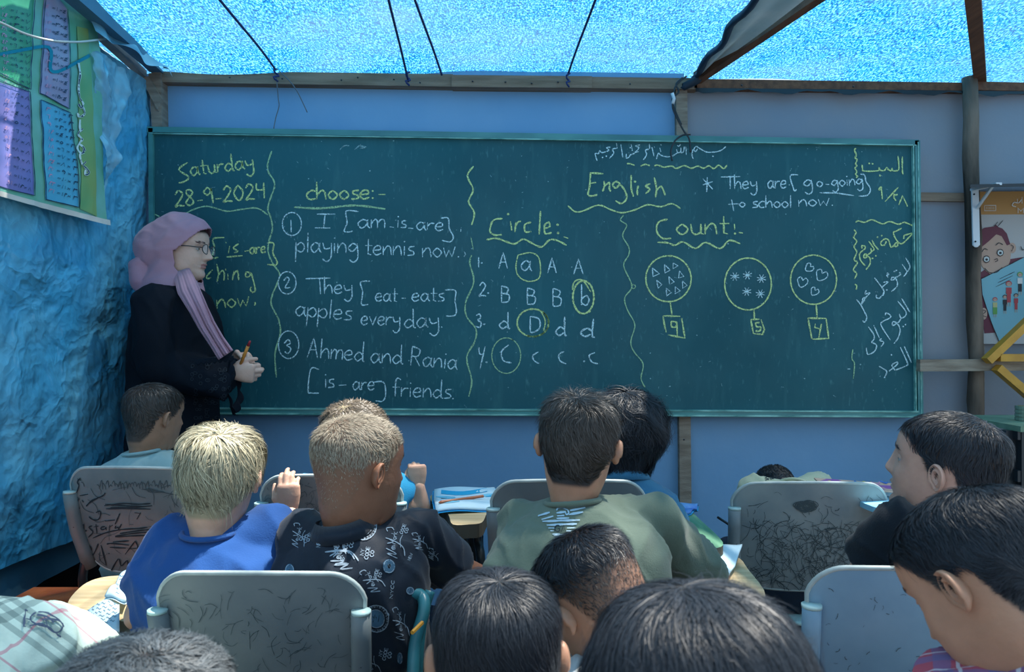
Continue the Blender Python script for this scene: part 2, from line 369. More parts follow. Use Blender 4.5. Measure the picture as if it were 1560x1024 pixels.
# top beam in nailed lengths
wpart('top_beam', [(244,107),(690,113),(690,132),(244,125)], YW-.05, YW, 'beam')
wpart('top_beam', [(688,114),(902,116),(902,134),(688,132)], YW-.06, YW, 'beam')
wpart('top_beam', [(900,117),(1062,119),(1062,136),(900,134)], YW-.05, YW, 'beam')
wpart('top_beam', [(1058,120),(1480,126),(1480,138),(1058,134)], YW-.05, YW, 'beam_red')
wpart('top_beam', [(1488,124),(1740,130),(1740,142),(1488,137)], YW-.05, YW, 'beam_red')
b = MB()
def black_hem(u, v):
    x = 1060+u*680; return P(x, 134+v*(5+2.5*sin(u*40)+1.5*sin(u*97))+u*7, YW-.055)
b.grid(black_hem, 60, 2); b.obj('black_hem', M['black_metal'], wb)
wpart('post', [(226,112),(245,108),(247,200),(232,200)], YW-.06, YW, 'wood')
wpart('brace', [(214,118),(226,116),(246,150),(240,168)], YW-.075, YW-.055, 'wood')
wpart('post', [(1030,128),(1047,128),(1056,1000),(1038,1000)], YW-.035, YW, 'wood')
# dark weathered post in lumpy timber
b = MB(); pts = [P(1477+(t*18), 118+t*860, YW-.06) for t in [i/14 for i in range(15)]]
b.tube([p+Vector((.004*sin(i*2.1), 0, 0)) for i, p in enumerate(pts)], [.030+.003*sin(i*3.3) for i in range(15)], 10); b.obj('post', M['old_post'], wb, True)
wpart('batten', [(1400,293),(1474,294),(1474,307),(1400,306)], YW-.02, YW, 'beam')
wpart('batten', [(1402,548),(1680,546),(1680,564),(1402,566)], YW-.13, YW-.10, 'wood')
wpart('batten', [(1488,292),(1500,292),(1500,640),(1488,640)], YW-.02, YW, 'wood')
for x, y in ((350,118),(430,120),(520,122),(545,118),(600,121),(640,126),(720,124),(770,125),(810,127),(850,125),(960,128),(1130,130),(1300,132),(1485,190),(1488,590),(231,150),(236,158),(1042,670)):
    MB().ball(P(x, y, YW-.066 if y < 140 else YW-.05), .004, 8, 6).obj('nail_head', M['black_metal'], wb)
# ceiling of woven shade sheet, slightly sagging between the rafters; carries on above the camera
ZC = 2.385
def sag(x, y): return ZC + .02*sin(x*2.1+.5)*sin(y*2.3) + .006*sin(x*9+y*3) + .004*sin(x*3-y*11)
b = MB(); b.grid(lambda u, v: Vector((-1.62+u*5.9, 2.3+v*.98, sag(-1.62+u*5.9, 2.3+v*.98))), 110, 30)
ceil = b.obj('ceiling', M['net'], None, True); prop(ceil, kind='structure')
b = MB(); b.grid(lambda u, v: Vector((-1.62+u*5.9, -1.4+v*3.72, sag(-1.62+u*5.9, -1.4+v*3.72)+.02)), 60, 40); b.obj('unseen_shade_sheet', M['net_sun_gaps'], ceil, True)  # unseen roof part, its gaps shaped to drop sun patches on the children
def cz(px, py, z=ZC-.02):  # point under the ceiling seen at a pixel
    Y = (z-CZ)*F/(CY-py); return Vector(((px-CX)/F*Y, Y, z))
r = MB().bar(cz(1062,119,2.345), cz(1240,-4,2.345)+(cz(1240,-4,2.345)-cz(1062,119,2.345))*2.2, .035, .045).obj('rafter', M['beam_red'], ceil)
e0 = cz(1494,126,2.36); e1 = cz(1482,-10,2.36); MB().bar(e0, e1+(e1-e0)*2.2, .045, .05).obj('rafter', M['beam_red'], ceil)
e0 = P(244,104,YW-.02); e1 = cz(118,-6,2.37); MB().bar(e0, e1+(e1-e0)*3, .05, .06).obj('rafter', M['tarp_grey'], ceil)
# folded plastic flap beside the rafter, dark rolled edge
a0, a1, a2 = cz(1050,128,2.35), cz(1150,-4,2.30), cz(1228,-4,2.33)
b = MB(); b.grid(lambda u, v: a0.lerp(a1.lerp(a2, v), .04+.96*u*1.6)+Vector((0,0,.008*sin(v*9+u*5))), 14, 10)
b.obj('plastic_flap', mat('grey_plastic_flap', (.80,.88,.88), .35, .5, (.5,.66,.7), 5, .2), ceil, True)
b = MB(); b.tube([a0.lerp(a1, t*1.6)+Vector((.008*sin(t*23), 0, .006*sin(t*31))) for t in [i/24 for i in range(25)]], [(.018+.006*sin(i*1.9), .012) for i in range(25)], 8)
b.obj('rolled_edge', mat('dark_rolled_sheet', (.015,.035,.07), .6, .3), ceil, True)
b = MB(); b.tube([P(1040,132,YW-.09)+Vector((.004*sin(i), 0, .003*cos(i*2))) for i in range(2)]+[P(1062,122,YW-.09), P(1075,108,YW-.12)], [.012,.016,.018,.012], 8)
b.obj('sheet_bunch', mat('bunched_dark_sheet', (.015,.03,.05), .6, .3), ceil, True)
# wall_left: dark boarding behind the tarpaulin
o = MB().box(-1.72, -1.68, .6, 3.24, 0, 2.36).obj('wall_left', M['dark_wall']); prop(o, kind='structure')

# hanging blue tarpaulin with creases
XT = -1.545
def tz(y, z):
    v = Vector((0, y, z))
    n1 = noise.noise(v*3.1); n2 = noise.noise(Vector((3, y*9+z*2, z*6))); n3 = abs(noise.noise(Vector((9, y*15-z*7, z*13+y*4))))
    n4 = abs(noise.noise(Vector((1, y*32+z*9, z*30))))
    return .020*n1+.007*n2-.010*n3-.007*n4
def tarp(u, v):
    z = 2.33-v*1.80; y = 1.0+u*2.17-(.02*sin(v*7))*u
    x = XT+tz(y, z)-.10*max(0, u-.88)*v/.12*.35
    if v > .9: x += .02*sin(u*25)*(v-.9)*10*.4
    return Vector((x, y, z-.015*sin(u*9)*v))
b = MB(); b.grid(tarp, 170, 150); ta = b.obj('tarpaulin', M['tarp'], None, True)
prop(ta, 'creased bright blue plastic tarpaulin hung as the left side wall', 'tarpaulin')
b = MB(); b.grid(lambda u, v: Vector((XT-.05+.02*sin(u*31)*v+.5*tz(1+u*2.1, v), .8+u*2.3, .62-v*(.20+.02*sin(u*19)))), 90, 8)
o = b.obj('lower_sheet', M['tarp_grey'], None, True); prop(o, 'grey-blue lower sheet showing under the hem of the blue tarpaulin', 'sheet')
# clear wrinkled plastic cover beside the banner
def PX(px, py, X):  # point of the plane x = X seen at a pixel
    Y = X*F/(px-CX); return Vector((X, Y, CZ+(CY-py)/F*Y))
pl = mat('cloudy_plastic', (.42,.66,.74), .22, .7, (.16,.5,.68), 9, .3, 30, ridge=(6,.03))
nt = pl.node_tree; tr = nt.nodes.new('ShaderNodeBsdfTransparent'); mx = nt.nodes.new('ShaderNodeMixShader'); no = nt.nodes.new('ShaderNodeTexNoise')
no.inputs['Scale'].default_value = 9; mr = nt.nodes.new('ShaderNodeMapRange'); mr.inputs[1].default_value = .38; mr.inputs[2].default_value = .62; mr.inputs[3].default_value = .45; mr.inputs[4].default_value = .95
tcn = nt.nodes.new('ShaderNodeTexCoord'); nt.links.new(tcn.outputs['Object'], no.inputs['Vector'])
nt.links.new(no.outputs['Fac'], mr.inputs[0]); nt.links.new(mr.outputs[0], mx.inputs[0]); nt.links.new(tr.outputs[0], mx.inputs[1])
nt.links.new(nt.nodes['Principled BSDF'].outputs[0], mx.inputs[2]); nt.links.new(mx.outputs[0], nt.nodes['Material Output'].inputs[0])
def cover(u, v):
    xl = 128+v*32; xr = 200-v*38 if v > .1 else 190+v*60
    px = xl+(xr-xl)*u; py = 62+(v*235)+u*45*(1-v); p = PX(px, py, XT+.05)
    p.x += .03*noise.noise(p*11)+.02*abs(noise.noise(p*25)); return p
b = MB(); b.grid(cover, 30, 60); o = b.obj('plastic_cover', pl, None, True)
prop(o, 'cloudy wrinkled clear plastic hanging between the times-table banner and the corner post', 'plastic')
# strip of timber and folded sheet along the top of the tarpaulin
o = MB().bar(PX(138,38,XT+.03), P(218,112,YW-.05), .03, .035).obj('wall_rail', mat('pale_rail', (.30,.36,.38), .6, .3, (.2,.25,.28), 12)); prop(o, 'pale timber rail along the top of the blue tarpaulin running to the corner', 'rail')
b = MB(); b.grid(lambda u, v: PX(128,28,XT+.06).lerp(P(252,100,YW-.08), u)+Vector((.01+.03*v+.01*sin(u*17), 0, -.045*v+.012*sin(u*13+v*3))), 30, 6)
o = b.obj('folded_sheet_edge', mat('folded_sheet', (.10,.25,.34), .4, .5, (.2,.4,.48), 10), None, True); prop(o, 'folded grey-blue sheet edge wrapped over the rail at the top left corner', 'sheet')

# ------------------------------------------------------------ times-table banner
XB = -1.485
def bw(y, z): return .014*noise.noise(Vector((5, y*5, z*4)))+.004*noise.noise(Vector((7, y*22, z*17)))
def ban(px, py, off=0):
    p = PX(px, py, XB); p.x += bw(p.y, p.z)+off; return p
banner_bg = mat('banner_green', (.13,.42,.24), .35, .5, (.20,.50,.45), 6, .08, 20)
root = empty('banner', PX(80,330,XB), 'green plastic banner of Arabic times tables hung on the left tarpaulin', 'banner')
b = MB()
def bsheet(u, v):
    px = -110+u*(255+18*v); bot = 296+(px)*.262+4*sin(px*.12); py = -40+v*(bot+40)
    return ban(px, py)
b.grid(bsheet, 60, 60); b.obj('banner_sheet', banner_bg, root, True)
def patch(c, m, off):   # four px corners tl, tr, br, bl
    q = [Vector(k) for k in c]; b = MB()
    b.grid(lambda u, v: ban(*(q[0].lerp(q[1], u).lerp(q[3].lerp(q[2], u), v)), off), 14, 24); return b.obj('table_panel', m, root, True)
pg = mat('panel_green', (.04,.30,.16), .35, .5, (.09,.38,.22), 8); pp = mat('panel_purple', (.17,.20,.50), .35, .5, (.24,.22,.52), 8)
pm = mat('panel_mauve', (.30,.30,.50), .35, .5, (.38,.36,.5), 8); pc = mat('panel_cyan', (.08,.40,.62), .35, .5, (.12,.48,.66), 8)
patch([(-40,-30),(52,0),(46,136),(-40,96)], pg, .002); patch([(-60,108),(45,140),(53,298),(-60,270)], pp, .002)
patch([(68,-30),(104,14),(107,166),(60,142)], pm, .002); patch([(60,152),(108,172),(120,316),(70,304)], pc, .002)
patch([(118,40),(134,44),(148,330),(122,318)], mat('title_strip', (.14,.40,.18), .35, .5, (.30,.42,.14), 4), .003)
b = MB(); b.grid(lambda u, v: ban(-10+u*176+0*v, (292+(-10+u*176)*.262)+v*8, .003), 40, 2); b.obj('white_hem', M['white_cord'], root)
ik = Ink(lambda x, y: ban(x, y, .005))
ARD = '٠١٢٣٤٥٦٧٨٩'
def arn(n): return ''.join(ARD[int(c)] for c in str(n))
def table(n, x0, y0, x1, y1, sk, rows=12):
    for i in range(rows):
        y = y0+(y1-y0)*(i+.5)/rows; xa = x0
        for txt, fr, m in ((arn(n*(i+1) if False else n*(i+1)), .02, 'p'), ('=', .30, 'k'), (arn(i+1), .44, 'k'), ('×', .66, 'k'), (arn(n), .84, 'k')):
            xx = x0+(x1-x0)*fr+sk*(i/rows); yy = y+(xx-x0)*.30
            ww = 5.5 if len(txt) == 1 else 8
            ik.word(txt, (xx, yy), (xx+ww, yy+ww*.28), 3.0, 1.1, m)
table(7, 0, 8, 46, 122, 0, 11); table(8, 1, 120, 44, 285, 4, 12); table(4, 66, 5, 100, 150, 0, 12); table(3, 66, 162, 110, 296, 6, 12)
for (k, m) in ((0, 'W'), (1, 'k')):          # vertical title, letters running down the strip
    w_ = (3.0, 1.8)[k]
    for st in ([118,92,120,110,119,130,121,150],[121,150,126,158,122,164,119,158],[124,160,128,172,121,178,118,172],[122,182,121,196,124,200],[125,196,118,204,124,212,120,218],
               [119,176,126,178],[121,218,116,226,122,234,126,226,121,220],[126,232,119,236,122,250,128,246],[123,252,130,258,132,264,126,266,128,256],[127,228,128,230]):
        ik.line([(a, b_) for a, b_ in zip(*[iter(st)]*2)], w_, m)
for m_, c_ in (('tb_ink', (.02,.05,.10)), ('tb_pink', (.50,.30,.45)), ('tb_white', (.6,.75,.72)), ('tb_teal', (.0,.25,.36))): M[m_] = mat(m_, c_, .5, .3)
# rim of the panels
for c in ([(52,0),(46,136),(-10,108)],[(-10,122),(45,140),(53,298),(-10,284)],[(104,14),(107,166),(60,142),(68,0)],[(60,152),(108,172),(120,316),(70,304),(60,152)]):
    ik.line(c, 1.3, 'k', False)
ik.line([(-10,84),(30,77),(72,72),(74,104),(85,109),(110,98),(135,84)], 5, 't')
ik.build('printed_text', root, dict(k='tb_ink', p='tb_pink', W='tb_white', t='tb_teal'))
b = MB(); b.tube(catmull([PX(-60,10,-1.40), PX(0,34,-1.40), PX(40,52,-1.40), PX(80,62,-1.40), PX(115,64,-1.41), PX(140,62,-1.44), PX(166,58,-1.50)], 4), .0035, 8)
prop(b.obj('cord', M['white_cord'], None, True), 'thin white cord slung across the times-table banner', 'cord')
# stitched patches of light tape on the cover
# ------------------------------------------------------------ ropes tied over the top beam
def rope(name, pts, r, m, label, grp=None, knots=()):
    grp = dict(navy_rope='dark ropes strung under the blue roof', hanging_wire='black wires hanging at the beam joint', loose_twine='loose twine ends below the leftmost knot')[name]
    b = MB(); b.tube(catmull(pts, 5), r, 8)
    for k in knots: b.tube([k+Vector((.008*cos(a*1.3), -.014*sin(a*1.1)-.01, -.006*a+.03)) for a in range(10)], .004, 6)
    o = b.obj(name, M[m], None, True); prop(o, label, 'rope', grp); return o
def crope(x0, y0, x1, y1):
    a = P(x0, y0, YW-.075); c = cz(x1, y1, ZC-.035); return [a, a.lerp(c, .4)+Vector((0,0,.006)), c, c+(c-a)*1.2]
rope('navy_rope', crope(420,106,335,0), .0045, 'rope', 'leftmost dark rope under the blue roof, its ends dangling above the word Saturday', None, [P(422,116,YW-.07)])
rope('navy_rope', crope(622,124,592,0), .0045, 'rope', 'dark blue rope under the roof, second from the left, knotted round the beam', None, [P(622,122,YW-.08)])
rope('navy_rope', crope(673,114,632,0), .0045, 'rope', 'bright navy rope under the roof ending without a knot, third from the left')
rope('navy_rope', crope(865,114,907,0), .0045, 'rope', 'dark blue rope under the roof leaning right, tied on the beam above the board centre', None, [P(865,124,YW-.08)])
rope('loose_twine', [P(421,118,YW-.08), P(424,150,YW-.07), P(425,162,YW-.07), P(420,180,YW-.07), P(417,196,YW-.08)], .0022, 'twine', 'thin twine hanging straight down from the leftmost knot on the beam')
rope('loose_twine', [P(425,108,YW-.09), P(440,122,YW-.09), P(452,138,YW-.08), P(462,158,YW-.08), P(468,171,YW-.08)], .0022, 'twine', 'thin twine end curling right from the leftmost knot on the beam')
for pts, lab in (([(1046,116),(1036,124),(1028,134),(1026,150),(1025,165),(1034,185),(1042,200),(1050,212),(1052,232)], 'black wire hanging from the beam joint down over the board top'),
                 ([(1040,118),(1030,128),(1034,140),(1024,152),(1030,172),(1038,190)], 'second shorter black wire twisted beside the beam joint'),
                 ([(1052,205),(1040,206),(1028,215),(1022,230),(1024,245)], 'thin black wire loop lying against the top of the board')):
    rope('hanging_wire', [P(x, y, YW-.11) for x, y in pts], .0038, 'black_metal', lab)
for x, y in ((1026,147),(1028,158),(1031,126)): pass
b = MB(); b.tube([P(1024,142,YW-.12), P(1027,150,YW-.12), P(1025,158,YW-.12)], .007, 8); prop(b.obj('wire_connector', M['white_metal'], None, True), 'small pale wire connector on the black hanging wire', 'connector')

# ------------------------------------------------------------ the chalkboard
YB = 3.13
root = empty('chalkboard', P(815,634,YB), 'wide dark green chalkboard covered in English and Arabic handwriting', 'chalkboard')
MB().hexa([P(*c, YB) for c in ((226,196),(1399,216),(1404,634),(231,626))], [P(*c, YB)+Vector((0,.03,0)) for c in ((226,196),(1399,216),(1404,634),(231,626))]).obj('writing_surface', M['board'], root)
def rail(a, b_, w, d, m): # thin px rail between pixel points, w half width px normal
    A, B_ = Vector(a), Vector(b_); t = (B_-A).normalized(); n = Vector((-t.y, t.x))*w
    c = [A+n, B_+n, B_-n, A-n]; q = [P(p.x, p.y, YB-d) for p in c]; MB().hexa(q, [v+Vector((0, d+.02, 0)) for v in q]).obj('frame_rail', M[m], root)
rail((224,197),(1400,217),4.2,.014,'board_frame'); rail((1398,214),(1403,635),4.0,.014,'board_frame'); rail((229,195),(232,628),3.5,.014,'board_frame')
rail((330,628),(1404,632),4.5,.016,'board_frame')
rail((226,203),(1396,221),.7,.016,'frame_edge'); rail((1392,220),(1396,628),.7,.016,'frame_edge'); rail((1399,216),(1404,632),.6,.017,'frame_edge')
rail((330,622.5),(1400,627.5),1.1,.020,'frame_edge'); rail((330,630),(1404,635),1.2,.022,'frame_edge')
bd = lambda x, y: P(x, y, YB-.0015)
ik = Ink(bd); W = ik.word; L = ik.line
c = ik.crop(230,190,7.315)
L(c([410,420,310,500,420,580,380,630,308,648]), 2.4, 'y'); W('aturday', (291,268), (386,256), 13, 2.4, 'y')
W('28-9-2024', (267,315), (404,302), 12, 2.5, 'y')
L(c([340,1020,460,950,600,910,700,925,850,965,1000,945,1180,930,1300,1005]), 2.0, 'g'); L([(233,325),(243,330)], 2, 'g')
L([(414,230),(408,249),(409,262),(417,275),(418,286),(412,302),(408,318),(412,330),(415,345),(414,354),(409,370),(409,386),(416,402),(426,417),(423,430),(415,449),(413,463),(420,478),(425,489),(427,508),(419,539),(421,575)], 2.2, 'g')
c = ik.crop(300,340,7.314)
for s_ in ([305,160,180,175,195,270,170,370,185,390,240,382],[365,255,350,335],[465,230,405,275,455,310,415,330],[325,378,510,362],[530,315,575,305],[780,220,855,225,845,330,890,420,880,465,785,460],
           [175,520,110,590,120,620,155,605],[220,455,240,560,225,650],[240,580,280,530,305,560,300,640],[345,565,347,630],[415,530,395,635],[400,590,450,530,465,635],
           [600,560,550,545,545,600,590,590,605,560,650,740,620,770,595,740,610,710],[45,570,50,605],[318,205,328,225],[318,505,322,528],[40,760,75,748],[85,850,100,835]): L(c(s_), 2.2, 'y')
W('are', (381,387), (405,385), 9.5, 2.2, 'y'); W('now', (331,470), (380,466), 13, 2.2, 'y'); L(c([640,880,652,895,640,918]), 2, 'y')
W('choose:-', (467,304), (587,303), 13.5, 2.5, 'y'); L([(448,315.5),(488,317.5),(541,313),(587,318.5)], 3, 'g')
c = ik.crop(400,0,2.836); L(c([912,718,885,760,910,820,890,870,915,920,903,972]), 2.4, 'y')
c = ik.crop(700,320,3.2); L(c([60,220,50,260,70,350,30,450,35,520,80,580,75,640,35,720,60,830,45,910]), 2.2, 'g'); L(c([55,130,68,195]), 1.4, 'g')
c = ik.crop(400,320,3.2)
def cc(x, y, x0=400, y0=320, k=3.2): return (x0+x/k, y0+y/k)
ik.ell(cc(143,68), 14.5, 17.5, 1.7); L(c([138,48,140,108]), 1.8)
for s_ in ([265,20,355,20],[305,20,298,85],[255,87,330,88],[468,8,408,5,412,60,398,100,412,108,440,103],[620,82,640,85],[710,88,735,90],[870,40,905,40,910,90,930,130,915,155,875,148],[983,203,990,215,982,228],[968,85,966,105],
           [210,335,330,332],[278,335,283,410],[525,347,478,352,488,400,482,460,515,460],[678,430,698,430],[890,390,940,393,938,440,945,490,935,515,895,517],
           [275,778,235,775,222,880,235,892,275,893],[372,855,408,853],[540,840,590,840,600,900,585,932,550,930],[103,345,118,328,130,340,110,378,135,378],[105,650,125,632,135,650,118,660,138,675,125,700,108,690]):
    L(c(s_), 1.9, 'w', len(s_) > 6)
def WC(t, a, b_, xh, w=1.9, m='w', x0=400, y0=320, k=3.2): W(t, cc(a[0],a[1],x0,y0,k), cc(b_[0],b_[1],x0,y0,k), xh, w, m)
WC('am',(465,88),(595,88),13); WC('is',(655,85),(697,87),11); WC('are',(750,97),(880,102),12)
WC('playing',(162,205),(465,212),15); WC('tennis',(500,218),(735,222),14); WC('now.',(780,230),(965,228),14)
ik.ell(cc(120,355), 13.5, 17, 1.7); ik.ell(cc(127,657), 15.5, 21, 1.7)
WC('hey',(302,408),(435,408),13); WC('eat',(550,445),(655,447),12); WC('eats',(728,445),(882,445),12)
WC('apples',(160,515),(428,538),14.5); WC('every',(480,560),(668,562),13); WC('day.',(692,575),(885,570),14.5)
WC('Ahmed',(218,718),(492,738),15); WC('and',(527,745),(680,750),14.5); WC('Rania',(722,757),(945,778),14.5)
WC('is',(303,866),(345,866),13); WC('are',(440,877),(545,878),12.5); WC('friends.',(632,908),(938,920),14)
# circle exercise
c = ik.crop(700,320,3.2)
for s_ in ([210,42,165,50,148,100,170,122,207,120],[248,55,255,100],[275,60,270,108],[272,80,285,60,300,55],[350,60,320,70,320,105,350,105],[395,5,388,120],[415,90,440,80,435,60,415,75,418,115,450,110],[508,130,530,138]): L(c(s_), 2.5, 'y')
L(c([132,145,180,138,230,155,270,165,310,142,350,160,400,180,440,145,480,150,522,172]), 2.5, 'y')
for x, y in ((237,20),(478,72),(481,112)): ik.dot(*cc(x,y,700), 2, 'y')
A_ = (700,320,3.2)
def WD(t, a, b_, xh, w=2.0, m='w'): WC(t, a, b_, xh, w, m, *A_)
WD('1',(90,280),(100,280),8); WD('2',(95,420),(130,420),10.5); WD('3',(78,572),(106,572),10); L(c([95,670,98,700,120,705]),2); L(c([125,665,100,775]),2)
for x, y in ((108,258),(140,405),(120,557),(132,742),(608,738)): ik.dot(*cc(x,y,700), 1.5)
WD('A',(192,285),(238,285),12); WD('a',(300,295),(348,297),15); WD('A',(430,307),(476,307),11.5); WD('A',(557,313),(607,313),11.5)
WD('B',(205,450),(245,450),12.5); WD('B',(331,460),(372,460),12.5); WD('B',(456,469),(498,469),13.5); WD('b',(595,464),(632,464),16,2.2)
WD('d',(195,578),(242,578),12.5,2.2); WD('D',(345,596),(396,596),12,2.2); WD('d',(470,612),(518,612),14.5,2.4); WD('d',(590,615),(653,620),14,2.6)
for s_ in ([240,658,205,690,215,735,253,745],[385,692,357,710,365,735,388,748],[510,690,485,705,490,735,520,750],[660,695,632,710,645,740,675,750]): L(c(s_), 2)
L(c([285,220,345,208,385,230,395,290,385,335,335,348,290,325,275,280,285,220]), 1.8, 'y')
ik.ell(cc(604,425,700), 16, 25, 2.6, 'y'); L(c([550,390,560,350,600,342,640,400]), 2, 'y'); L(c([565,470,590,505,640,495]), 2, 'y')
ik.ell(cc(358,550,700), 24, 21, 2.4, 'y', turns=1.5); L(c([395,492,418,540,410,590]), 1.8, 'y')
ik.ell(cc(228,710,700), 22, 27, 1.6, 'g')
L(c([800,25,785,50,815,75,795,125,825,180,825,220,800,270,835,350,837,385,805,430,820,490,855,560,835,640,850,690,895,750,885,820,905,865]), 1.7, 'g'); ik.ell(cc(848,373,700), 3, 3, 1.4, 'g')
# count exercise
c = ik.crop(950,320,3.2); L(c([215,45,170,60,162,105,190,138,232,138]), 2.6, 'y'); WC('ount',(258,120),(510,117),16,2.5,'y',950)
L(c([540,68,542,95]), 2.4, 'y'); ik.dot(*cc(543,115,950), 1.8, 'y'); L(c([562,110,582,112]), 2.4, 'y')
L(c([165,157,215,160,250,172,290,155,350,187,400,158,470,188,515,148,570,165]), 2.5, 'y')
c = ik.crop(960,380,4.588); k8 = lambda x, y: cc(x, y, 960, 380, 4.588)
ik.ell(k8(268,205), 34.5, 35, 2.2, 'y', -1.7); ik.ell(k8(824,242), 35.5, 39.5, 2.2, 'y', -1.0); ik.ell(k8(1282,212), 35, 37.5, 2.0, 'y', -1.4)
for s_ in ([280,370,292,455],[232,465,350,468],[230,465,238,520,252,580],[360,480,383,620,265,598],[866,425,868,485],[843,490,905,488],[843,490,862,590],[915,490,938,560,925,595,860,588],
           [1300,385,1307,475],[1243,480,1370,483],[1243,480,1270,625],[1370,485,1388,622,1275,628],[905,512,878,515,885,540,912,545,905,570,875,570],[1295,520,1290,545,1325,555],[1337,520,1318,620],[325,510,290,505,290,540,320,540,325,505],[325,505,330,605]):
    L(c(s_), 2.4, 'y', len(s_) > 8)
for t_ in ([155,130,205,170,160,190],[240,105,280,145,243,165],[300,95,335,115,300,135],[345,150,375,190,338,200],[185,215,222,245,195,272],[270,190,308,228,275,245],[365,220,398,252,368,272],[252,270,288,302,255,325],[315,260,350,290,315,310]):
    L(c(t_), 1.7, 'w', False, True)
def star(x, y, r, w=1.6, m='w'):
    for a in (0.3, 1.15, 2.0, 2.7): L([(x-r*cos(a), y-r*sin(a)*.95), (x+r*cos(a), y+r*sin(a)*.95)], w, m)
for x, y in ((732,190),(820,180),(918,205),(815,295),(910,310)): star(*k8(x,y), 7.2)
def heart(x, y, r, a):
    q = [(0,-.35),(-.5,-.9),(-1,-.4),(-.7,.3),(0,1),(.8,.3),(1,-.5),(.45,-.95),(0,-.35)]
    L([(x+r*(u*cos(a)-v*sin(a)), y+r*(u*sin(a)+v*cos(a))) for u, v in q], 1.5, 'w')
heart(*k8(1250,128), 6.5, .9); heart(*k8(1335,182), 9, .5); heart(*k8(1202,230), 8, .3); heart(*k8(1287,295), 6.3, .6)
# English heading
c = ik.crop(880,200,6)
for s_ in ([105,380,235,388],[118,375,110,500,95,575,125,592,180,580],[115,475,170,468],[240,455,245,500,228,550],[235,510,290,470,290,530,305,548],[390,480,350,460,320,490,350,520,390,490,440,560,445,620,400,660,345,635],
           [490,400,490,520,510,598],[555,495,545,540,548,585],[665,480,620,500,660,530,620,570],[700,420,720,520,712,605],[722,540,765,505,800,585]): L(c(s_), 2.6, 'y')
ik.dot(*cc(525,460,880,200,6), 2, 'y')
L(c([-90,680,-40,725,0,738,60,725,190,675,300,715,400,745,520,720,640,672,760,690,860,662,940,708]), 2.2, 'y')
for s_ in ([1185,420,1180,555],[1145,435,1235,530],[1235,460,1145,490]): L(c(s_), 2)
for s_ in ([1355,140,1310,175,1250,190,1180,190,1120,160,1085,140,1062,165,1080,185,1095,160],[1055,165,1045,215,1058,255],[990,140,993,215],[975,140,968,185,945,195,945,150],[945,190,915,195,905,165],[915,195,860,228,800,232,755,215,738,200,720,255],
           [940,118,925,138,910,128],[750,150,762,190],[678,145,690,190,697,228],[655,115,655,160,622,170],[655,160,620,175,630,215,600,262],[570,125,530,135,560,150,530,190,500,210,480,215],[490,120,500,180],[480,215,470,235,445,245,445,205],[560,185,530,195],
           [395,120,412,238],[355,110,362,155],[362,155,318,165,330,200,290,248],[300,145,265,150,285,175,225,195,200,178,190,205,160,205,178,270],[700,140,705,150],[760,120,765,130]): L(c(s_), 1.7)
for x, y in ((1237,228),(228,240),(262,228),(480,150)): ik.dot(*cc(x,y,880,200,6), 1.3)
for s_ in ([450,295,485,298,520,312],[575,318,620,303,660,315],[700,318,730,308,790,328,860,318,900,340,975,315,1040,338,1100,318,1150,338,1200,315,1245,342,1290,310,1335,342,1365,310]): L(c(s_), 2.1, 'y')
c = ik.crop(1060,220,4.588)
for s_ in ([175,228,312,225],[240,228,240,312],[715,213,660,220,680,300,690,325,705,315],[905,280,932,280],[1150,208,1180,215,1190,260,1220,310,1200,355,1140,362],[865,338,980,340,1105,358],[250,385,265,465],[225,420,300,415]): L(c(s_), 1.9, 'w', len(s_) > 6)
def W4(t, a, b_, xh, w=1.9): WC(t, a, b_, xh, w, 'w', 1060, 220, 4.588)
W4('hey',(272,312),(425,308),11); W4('are',(503,308),(632,306),11.5); W4('g',(755,302),(815,300),11.5); W4('o',(845,296),(886,296),8.5); W4('going',(950,296),(1168,284),9.5)
W4('o',(305,438),(345,438),7.5); W4('school',(395,442),(668,442),9.5); W4('now.',(720,435),(968,425),10)
# Arabic date and saying
c = ik.crop(1290,215,8.533)
for s_ in ([125,95,100,115,125,180,105,215,135,240,115,290,130,320,108,350,130,400,115,430,140,460,120,475],[722,200,722,370,732,435],[665,190,678,330,665,380,600,385,590,355,575,385,540,370,520,345,490,380,440,380,415,345,405,385,230,390,205,360,200,305],
           [445,590,415,630,445,625,450,590],[448,590,462,755],[672,598,498,785],[640,775,612,730,620,690,635,705,660,690]): L(c(s_), 2.1, 'y')
L(c([675,830,725,710,790,850]), 2.1, 'y', False)
for x, y in ((293,290),(335,295),(433,448)): ik.dot(*cc(x,y,1290,215,8.533), 1.5, 'y')
c = ik.crop(1290,330,8.533)
for s_ in ([115,75,150,55,230,75,320,40,400,70,470,95,560,65,670,100,750,75,850,115,880,115],[95,170,120,210,90,270,130,320,95,395,130,460,95,560,140,600,85,690,130,740,100,810],[105,880,130,900,122,950],
           [740,290,745,250,780,235,850,220,790,290,710,355,650,310,605,215,640,190,715,150],[710,355,665,340,630,350,625,385,655,385,665,350],[620,365,575,400,545,310,500,290,445,330,450,370,490,370,515,320],
           [330,305,360,370,415,430],[285,320,350,410,345,440,320,440,310,410],[340,440,275,495,235,485,220,530,260,530,240,490,300,540,300,620,250,690],[200,415,195,380,235,385,235,420,185,460,165,500,180,570,240,640]): L(c(s_), 2.0, 'y')
for s_ in ([765,535,820,640,800,700,735,785],[720,620,785,715],[680,725,700,750,640,790,590,790,580,825,620,815,610,785,655,840,650,910,580,975],[520,730,545,750,520,765,540,790],[475,855,535,850,455,920],[360,795,455,920,485,980,470,1030]): L(c(s_), 1.8)
for x, y, m_ in ((400,268,'y'),(455,248,'y'),(335,543,'y'),(380,510,'y'),(620,715,'w'),(645,700,'w'),(520,955,'w')): ik.dot(*cc(x,y,1290,330,8.533), 1.4, m_)
c = ik.crop(1290,440,6.4)
